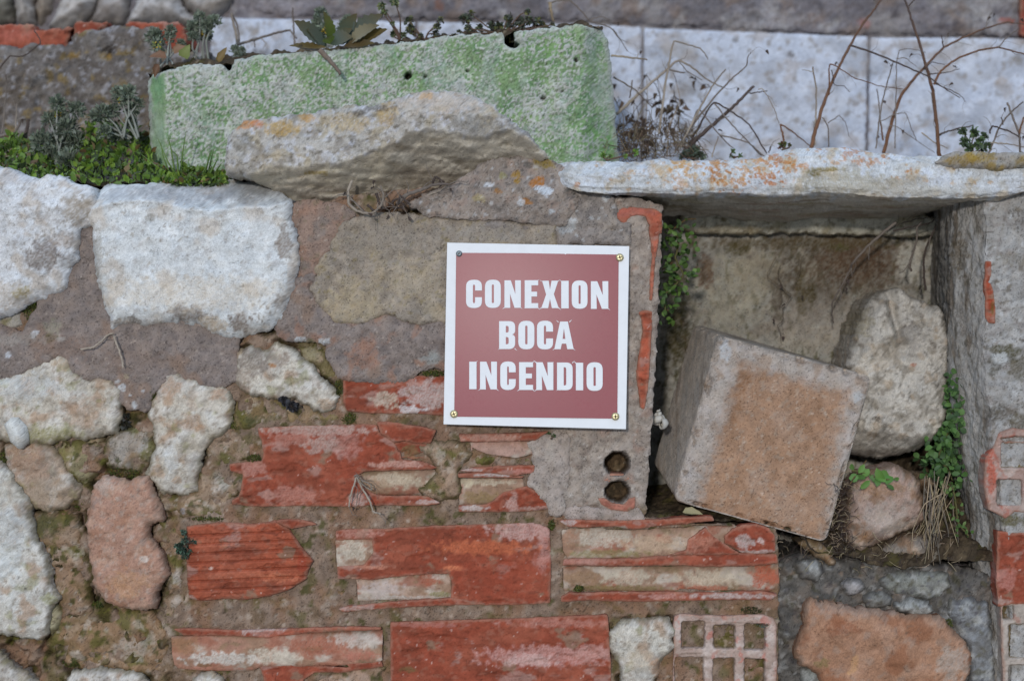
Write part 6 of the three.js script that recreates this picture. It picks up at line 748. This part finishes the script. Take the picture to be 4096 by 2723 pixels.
function silver(label, z, base, heads, group) {
  const p0 = one(base, z), t = thing('silvery_herb', label, 'plant', p0);
  for (const [w, r, bud] of heads) {
    const c = one(w, z + rr(-0.015, 0.015)), b = new Build(), R = r * 1.25 * K * S, n = Math.round(110 + r * 2.2), foot = p0.clone().add(new THREE.Vector3(rr(-0.012, 0.012), rr(-0.004, 0.002), rr(-0.01, 0.01)));
    tube(b, [foot, foot.clone().lerp(c, 0.5).add(new THREE.Vector3(rr(-0.006, 0.006), 0, rr(-0.005, 0.005))), c], 0.0016, 0.0009, sway(lin('#8d918a'), 0.1), 5); part(t, 'stem', b.geo(), dryMat);
    const f = new Build();
    for (let i = 0; i < n; i++) { const d = dirR(0.35), q = c.clone().addScaledVector(d, R * Math.pow(rnd(), 0.6) * 0.75); q.y -= R * 0.2; const fin = rnd() < 0.7; leaf(f, q, d.clone().add(dirR(0.4).multiplyScalar(0.6)), dirR(0.5), R * rr(0.3, 0.55), R * (fin ? rr(0.1, 0.18) : rr(0.24, 0.38)), sway(rnd() < 0.65 ? sil : silD, 0.2), { n: 3, round: !fin, droop: 0.1, jag: 0.15 }); }
    const cl = part(t, 'leaf_cluster', f.geo(), leafMat);
    if (bud) { const y = new Build(); for (let i = 0; i < 14; i++) { const q = c.clone().add(new THREE.Vector3(rr(-0.35, 0.35) * R, rr(-0.5, 0.1) * R, R * rr(0.5, 0.85))); leaf(y, q, dirR(0.7), new THREE.Vector3(0, 0.2, 1), R * 0.28, R * 0.2, sway(rnd() < 0.55 ? yel : lin('#7d8f34'), 0.2), { n: 2, round: true }); } part(cl, 'flower_bud', y.geo(), leafMat); }
  }
  return t;
}
silver('silvery herb with yellow bud low at the left in front of the dark mortar lump', -0.15, 'A 440 1090', [['A 380 690', 60, 0], ['A 510 730', 60, 0], ['A 400 770', 55, 1], ['A 330 800', 55, 0], ['A 450 850', 80, 0], ['A 280 950', 80, 0], ['A 400 960', 90, 0], ['A 500 950', 80, 0], ['A 350 1060', 90, 0], ['A 470 1080', 90, 0], ['A 560 1120', 80, 0], ['A 640 1150', 60, 0]]);
silver('silvery herb with branching stems against the left end of the planter', -0.13, 'A 870 920', [['A 800 620', 52, 0], ['A 860 625', 60, 0], ['A 815 670', 46, 1], ['A 690 760', 66, 0], ['A 640 780', 46, 0], ['A 760 740', 50, 0], ['A 890 730', 50, 0], ['A 930 690', 40, 0], ['A 700 880', 50, 0], ['A 800 900', 60, 0], ['A 880 820', 44, 0]]);
silver('furry grey green weed with yellow buds at the left end of the planter', -0.17, 'A 1110 440', [['A 1045 240', 62, 0], ['A 1060 300', 50, 1], ['A 1150 200', 42, 0], ['A 1140 250', 40, 0], ['A 1215 290', 36, 0]]);
silver('furry grey green weed on a tall stem second from the left on the planter', -0.19, 'A 1350 410', [['A 1345 110', 44, 0], ['A 1440 140', 52, 0], ['A 1310 180', 60, 0], ['A 1375 220', 60, 1], ['A 1300 240', 40, 0], ['A 1390 170', 50, 0]]);
silver('tiny pale weed at the notch in the planter rim', -0.17, 'A 1600 400', [['A 1580 330', 34, 0], ['A 1625 340', 36, 0], ['A 1600 365', 30, 0]]);
silver('pale fern like weed behind the broad leaves on the planter', -0.24, 'A 2180 330', [['A 2160 90', 50, 0], ['A 2150 160', 60, 0], ['A 2200 200', 60, 1], ['A 2320 170', 50, 0], ['A 2340 130', 40, 0], ['A 2100 200', 40, 0], ['A 2165 230', 46, 1]]);
const horse = (label, z, base, heads, cols) => { const p0 = one(base, z), t = thing('crinkled_weed', label, 'plant', p0); for (const [w, r, mid] of heads) { const c = one(w, z + rr(-0.012, 0.012)), b = new Build(), R = r * K * S; tube(b, [p0, mid ? one(mid, z) : p0.clone().lerp(c, 0.55).add(new THREE.Vector3(rr(-0.004, 0.004), 0, 0)), c], 0.0011, 0.0007, sway(lin('#5f4c40'), 0.15), 5); part(t, 'stem', b.geo(), dryMat); const f = new Build(), n = Math.round(16 + r * 0.5); for (let i = 0; i < n; i++) { const d = dirR(0.3), q = c.clone().addScaledVector(d, R * 0.45 * rnd()); leaf(f, q, d, dirR(0.7), R * rr(0.4, 0.75), R * rr(0.35, 0.6), sway(cols[Math.floor(rnd() * cols.length)], 0.25), { n: 5, round: true, jag: 0.2, droop: 0.4, fold: 0.3 }); } part(t, 'leaf_cluster', f.geo(), leafMat); } return t; };
const dk = [lin('#4b5548'), lin('#586352'), lin('#6d7040'), lin('#45413a')];
horse('weed with small crinkled leaves on two long stems right of the broad leaves', -0.18, 'B 420 270', [['B 300 40', 40], ['B 310 90', 40], ['B 390 20', 44], ['B 370 160', 26], ['B 380 230', 40], ['B 440 240', 36]], [lin('#6b7a4c'), lin('#58684a'), lin('#7d8258')]);
horse('weed with dark grey crinkled leaves beside the middle of the planter', -0.17, 'B 590 270', [['B 480 140', 46], ['B 490 190', 46], ['B 510 220', 40], ['B 690 140', 34, 'B 610 220'], ['B 670 180', 40, 'B 610 220'], ['B 660 225', 36, 'B 610 230'], ['B 560 240', 26], ['B 720 240', 24], ['B 780 235', 22]], dk);
horse('wide dark weed cluster spreading along the right half of the planter rim', -0.16, 'B 1120 230', [['B 860 130', 56, 'B 940 220'], ['B 900 95', 36, 'B 1010 180'], ['B 880 190', 36], ['B 960 190', 40], ['B 1040 170', 44], ['B 1090 180', 50], ['B 1060 200', 40], ['B 1150 120', 44], ['B 1160 160', 50], ['B 1230 150', 46], ['B 1240 170', 40], ['B 1280 80', 34, 'B 1230 100'], ['B 1290 140', 44], ['B 1350 140', 40], ['B 1380 165', 36], ['B 1330 175', 34], ['B 1180 270', 36], ['B 1150 250', 30], ['B 820 215', 24], ['B 1450 165', 24]], dk);
horse('young weed against the foot of the tiles near the right mortar lump', -0.15, 'C 2020 1040', [['C 1950 890', 44], ['C 1960 960', 50], ['C 2030 900', 56], ['C 2060 960', 56], ['C 2100 920', 44], ['C 2000 1000', 44], ['C 2090 1000', 40], ['C 2120 980', 40]], [lin('#4b5f3f'), lin('#5d7446'), lin('#41523c')]);
horse('little green sprout left of the capstone hump', -0.14, 'C 405 1065', [['C 400 1020', 26], ['C 450 1050', 24], ['C 385 1050', 22]], [lin('#4f6a3c'), lin('#5d7446')]);
horse('bushy grey green weed at the foot of the dead stalk sheaf', -0.15, 'C 130 1070', [['C 130 1030', 70], ['C 180 1050', 50], ['C 70 1050', 50]], [lin('#4a5649'), lin('#566250')]);
horse('bright sprout at the right foot of the planter', -0.1, 'B 1815 1080', [['B 1790 1050', 34], ['B 1840 1055', 26], ['B 2010 1030', 34], ['B 1940 1050', 24]], [lin('#5f8436'), lin('#769a40')]);
horse('tiny sprout with a brown flower head beside the capstone hump', -0.12, 'C 730 1010', [['C 730 985', 40], ['C 780 980', 22]], [lin('#4f5a2c'), lin('#6b4632')]);
{
  const t = thing('broad_leaved_weed', 'weed with long dark toothed leaves hanging over the planter rim', 'plant', one('A 2200 330', -0.14));
  for (const [a, c, w, h, z] of [['A 2190 300', 'A 1965 150', 0.030, '#4a5648', 0.02], ['A 2200 320', 'A 1945 310', 0.014, '#6a5a2e', 0.025], ['A 2230 290', 'A 2210 90', 0.020, '#5f7530', 0.0], ['B 20 300', 'B 130 90', 0.03, '#4f5f50', 0.0], ['B 60 300', 'B 320 110', 0.04, '#515d52', 0.015], ['B 80 290', 'B 240 150', 0.026, '#8c8468', 0.022], ['B 120 290', 'B 345 205', 0.022, '#6f5b22', 0.02], ['B -50 290', 'B 90 240', 0.03, '#4d5b4e', 0.025], ['A 2260 300', 'A 2359 190', 0.026, '#51604f', 0.01], ['A 2200 310', 'A 2060 200', 0.024, '#4a5a44', 0.012], ['B 100 290', 'B 210 90', 0.013, '#6d8a38', 0.0], ['B -40 300', 'B -70 250', 0.02, '#84a040', 0.02], ['B 40 310', 'B 250 290', 0.018, '#5a4a28', 0.028], ['A 2130 330', 'A 1990 330', 0.016, '#4d4030', 0.02]]) {
    const p = one(a, -0.15 + z), q = one(c, -0.14 + z + rr(0, 0.02)), b = new Build(); leaf(b, p, q.clone().sub(p), new THREE.Vector3(rr(-0.4, 0.4), 0.6, 1), p.distanceTo(q), w * 0.72, sway(lin(h), 0.08), { n: 14, jag: 0.16, droop: rr(-0.1, 0.2), fold: 0.22, pow: 0.9, tip: lin('#5c5230') }); part(t, 'leaf', b.geo(), leafMat);
  }
}
{ // dry leaves on the planter
  for (const [w, z, d, len, wd, h, label] of [['A 1060 430', -0.12, [-0.2, -1, 0.3], 0.016, 0.008, '#6a4a30', 'brown dry leaf hanging at the left corner of the planter'], ['A 1470 420', -0.14, [0.5, 1, 0.2], 0.02, 0.009, '#7a6434', 'curled tan leaf standing in the planter rim'], ['A 1120 390', -0.14, [-1, 0.2, 0.3], 0.02, 0.011, '#7d5b42', 'reddish dry leaf lying at the left on the planter soil'], ['A 1240 390', -0.14, [0.3, 0.7, 0.4], 0.017, 0.014, '#7f8a4e', 'yellow green crinkled leaf on the planter soil'], ['A 1170 360', -0.16, [1, 0.5, 0.3], 0.02, 0.012, '#8a6a50', 'upright dry leaf behind the left rim of the planter'], ['I 60 430', -0.005, [1, 0.05, 0.3], 0.022, 0.009, '#a39a72', 'pale yellow dead leaf under the concrete block']]) { const b = new Build(), p = one(w, z); leaf(b, p, new THREE.Vector3(...d), new THREE.Vector3(0.2, 0.6, 1), len, wd, lin(h), { n: 6, jag: 0.12, droop: 0.3, fold: 0.5 }); lone('dry_leaf', b.geo(), leafMat, label, 'leaf', p); }
}
function blades(label, list, z) { const t = thing('grass_tuft', label, 'grass', one(list[0][0], z)); for (const [a, m, c] of list) { const b = new Build(), zz = z + rr(-0.006, 0.006); tube(b, [one(a, zz), one(m, zz + 0.006), one(c, zz + 0.012)], 0.0013, 0.0003, sway(lin('#6f8f44'), 0.15), 4); part(t, 'blade', b.geo(), leafMat); } }
blades('grass tuft with long blades at the left corner of the planter', [['A 1190 1190', 'A 1130 1090', 'A 1060 930'], ['A 1180 1190', 'A 1150 1000', 'A 1130 920'], ['A 1200 1190', 'A 1190 1050', 'A 1150 1010'], ['A 1210 1190', 'A 1230 1020', 'A 1252 890'], ['A 1160 1190', 'A 1050 1120', 'A 950 1040'], ['A 1150 1190', 'A 1100 1060', 'A 1080 960'], ['A 1050 1180', 'A 1000 1120', 'A 960 1060']], -0.07);
blades('short grass tuft between the planter and the ledge stone', [['A 1380 1175', 'A 1400 1090', 'A 1425 1010'], ['A 1400 1175', 'A 1420 1080', 'A 1440 1000'], ['A 1410 1175', 'A 1450 1100', 'A 1470 1060'], ['A 1360 1175', 'A 1390 1120', 'A 1410 1030'], ['A 1440 1175', 'A 1470 1130', 'A 1490 1100']], -0.06);
function creeper(name, label, pts, n, r, z0, z1, cols, stems, size = [0.005, 0.009], group = 26) {
  const L = pl(pts, (z0 + z1) / 2), base = L[L.length - 1], t = thing(name, label, 'plant', base);
  const s = new Build(); tube(s, L, 0.0012, 0.0009, lin('#5d5a35'), 5, 0.001); for (const w of stems || []) tube(s, pl(w, z0 + 0.01), 0.0009, 0.0006, lin('#66502f'), 5); part(t, 'stem', s.geo(), dryMat);
  const c = new THREE.CatmullRomCurve3(L); let b = new Build();
  for (let i = 0; i < n; i++) {
    const u = rnd(), q = c.getPoint(u), w = typeof r === 'function' ? r(u) : r; q.x += rr(-1, 1) * w * 0.7; q.y += rr(-1, 1) * w * 0.6; q.z = rr(z0, z1);
    leaf(b, q, dirR(0.1), new THREE.Vector3(rr(-0.6, 0.6), rr(-0.1, 0.9), 1), rr(...size), rr(...size) * 0.72, sway(cols[Math.floor(rnd() * cols.length)], 0.22), { n: 4, round: true, droop: 0.2, fold: 0.15 });
    if (i % group === group - 1 || i === n - 1) { part(t, group === 1 ? 'leaf' : 'leaf_cluster', b.geo(), leafMat); b = new Build(); }
  }
}
creeper('creeper', 'bright green small leaved creeper on the left side inside the niche', 'E 2230 20 2300 100 2280 220 2330 330 2260 420 2200 480 2210 580', 170, 0.028, -0.09, -0.03, [lin('#4f6f2c'), lin('#618238'), lin('#3e5a28')], ['E 2210 480 2210 560 2240 580', 'E 2190 300 2260 250', 'C 0 1540 80 1480 150 1475'], [0.005, 0.010]);
creeper('creeper', 'dense green rosette creeper between the tall rock and the right post', 'F 1880 1010 1870 1100 1880 1200 1870 1320 1840 1420 1800 1520 1790 1590 1850 1640 1880 1720', 420, (u) => lerp(0.010, 0.032, ss(0.4, 0.75, u)), -0.1, -0.04, [lin('#4a6e34'), lin('#5a8040'), lin('#3c5a30')], [], [0.006, 0.011]);
creeper('creeper', 'few round green leaves trailing over the stone beside the concrete block', 'I 1200 150 1320 175 1390 200 1480 215', 15, 0.012, -0.018, -0.006, [lin('#5f8a3a'), lin('#4f7a34')], ['I 1190 240 1220 190 1300 80'], [0.009, 0.019], 1);
creeper('creeper', 'thin mossy creeper low at the right edge of the niche floor', 'I 1880 260 1890 300 1920 500 1990 590', 40, 0.008, -0.04, -0.01, [lin('#4f6f34'), lin('#5f7a3a')], [], [0.004, 0.007]);
horse('dark blackish rosette below the pointed white stone', 0.012, 'D 1960 1190', [['D 1910 1185', 46], ['D 1960 1220', 54], ['D 2010 1230', 44], ['D 2005 1165', 30]], [lin('#33323a'), lin('#3d3d42'), lin('#2c2c30')]);
horse('dark rosette in the gap left of the tall white stone', -0.006, 'D 820 1340', [['D 800 1310', 50], ['D 840 1350', 50], ['D 850 1290', 36]], [lin('#3a3a34'), lin('#44442f'), lin('#32322e')]);
horse('small grey green rosette growing on the ribbed brick', 0.016, 'G 1240 660', [['G 1235 570', 28], ['G 1245 620', 32], ['G 1230 660', 46], ['G 1215 690', 46], ['G 1255 700', 44], ['G 1305 630', 26], ['G 1190 665', 30], ['G 1240 730', 30]], [lin('#41594a'), lin('#4a6652'), lin('#3a4d40')]);
horse('tiny two leaved sprout under the sign', 0.012, 'E 1440 1440', [['E 1425 1413', 22], ['E 1460 1420', 18]], [lin('#4f6a3c')]);
horse('tiny sprout in the top right cell of the hollow brick', 0.008, 'I 600 1190', [['I 575 1185', 22], ['I 635 1188', 20], ['I 600 1200', 18]], [lin('#66756a'), lin('#58675c')]);
function moss(label, w, rx, ry, z, cols) { const p = one(w, z), b = new Build(), [c0] = tr(w), n = Math.round(160 + rx * ry * 0.06); for (let i = 0; i < n; i++) { const a = rr(0, 6.2832), r = Math.sqrt(rnd()), q = at([c0[0] + Math.cos(a) * r * rx * K, c0[1] + Math.sin(a) * r * ry * K], z + (1 - r * r) * 0.007 * rr(0.3, 1)), d = dirR(0.6); d.z = Math.abs(d.z); leaf(b, q, d, dirR(), rr(0.0018, 0.0038), rr(0.0008, 0.0014), sway(cols[Math.floor(rnd() * cols.length)], 0.3), { n: 2, droop: 0.1 }); } lone('moss_cushion', b.geo(), leafMat, label, 'moss', p); }
const mg = [lin('#4c5a1e'), lin('#5b6a24'), lin('#3c451a'), lin('#6a6424')];
moss('moss cushion on top of the pink stone', 'G 830 175', 120, 40, -0.002, [...mg, lin('#6a4a24')]);
moss('moss below the left white stone by the mortar edge', 'D 205 560', 55, 90, -0.004, mg);
moss('moss streak left of the tall white stone', 'D 1020 1140', 34, 80, 0.0, mg);
moss('moss clump in the gap left of the pink stone', 'G 560 380', 60, 50, -0.01, mg);
moss('moss under the mortar at the sign\'s left edge', 'E 640 1005', 70, 24, 0.002, mg);
moss('moss right of the pointed white stone', 'D 2285 1100', 34, 90, -0.006, mg);
moss('moss patch above the big broken brick', 'E 80 1310', 50, 40, -0.002, mg);
moss('moss at the corner left of the big broken brick', 'G 1710 70', 50, 22, 0.0, mg);
moss('moss in the crack below the tall white stone\'s right side', 'D 1570 1340', 44, 60, -0.006, mg);
moss('moss clump low at the bottom left', 'G 490 1440', 70, 40, -0.008, mg);
moss('moss spot at the top corner of the middle brick', 'H 1440 520', 20, 34, 0.0, mg);
moss('moss spot in the seam of the right hand brick', 'H 1630 950', 34, 20, 0.004, mg);
moss('moss patch at the lower left of the first white stone\'s foot', 'G 20 90', 30, 70, -0.006, mg);
moss('moss on the mortar above the hollow brick end', 'I 520 1095', 70, 26, 0.0, [lin('#3c3f1e'), lin('#33361c'), lin('#4c4a24')]);
moss('moss at the top right of the upper left brick row', 'G 1400 480', 110, 14, -0.001, mg);
moss('moss beside the lower edge of the pink stone', 'G 660 1060', 40, 26, -0.008, mg);
moss('dark moss in the stone gap at the right post foot', 'I 1850 1200', 30, 50, -0.02, mg);

renderer.render(scene, camera);
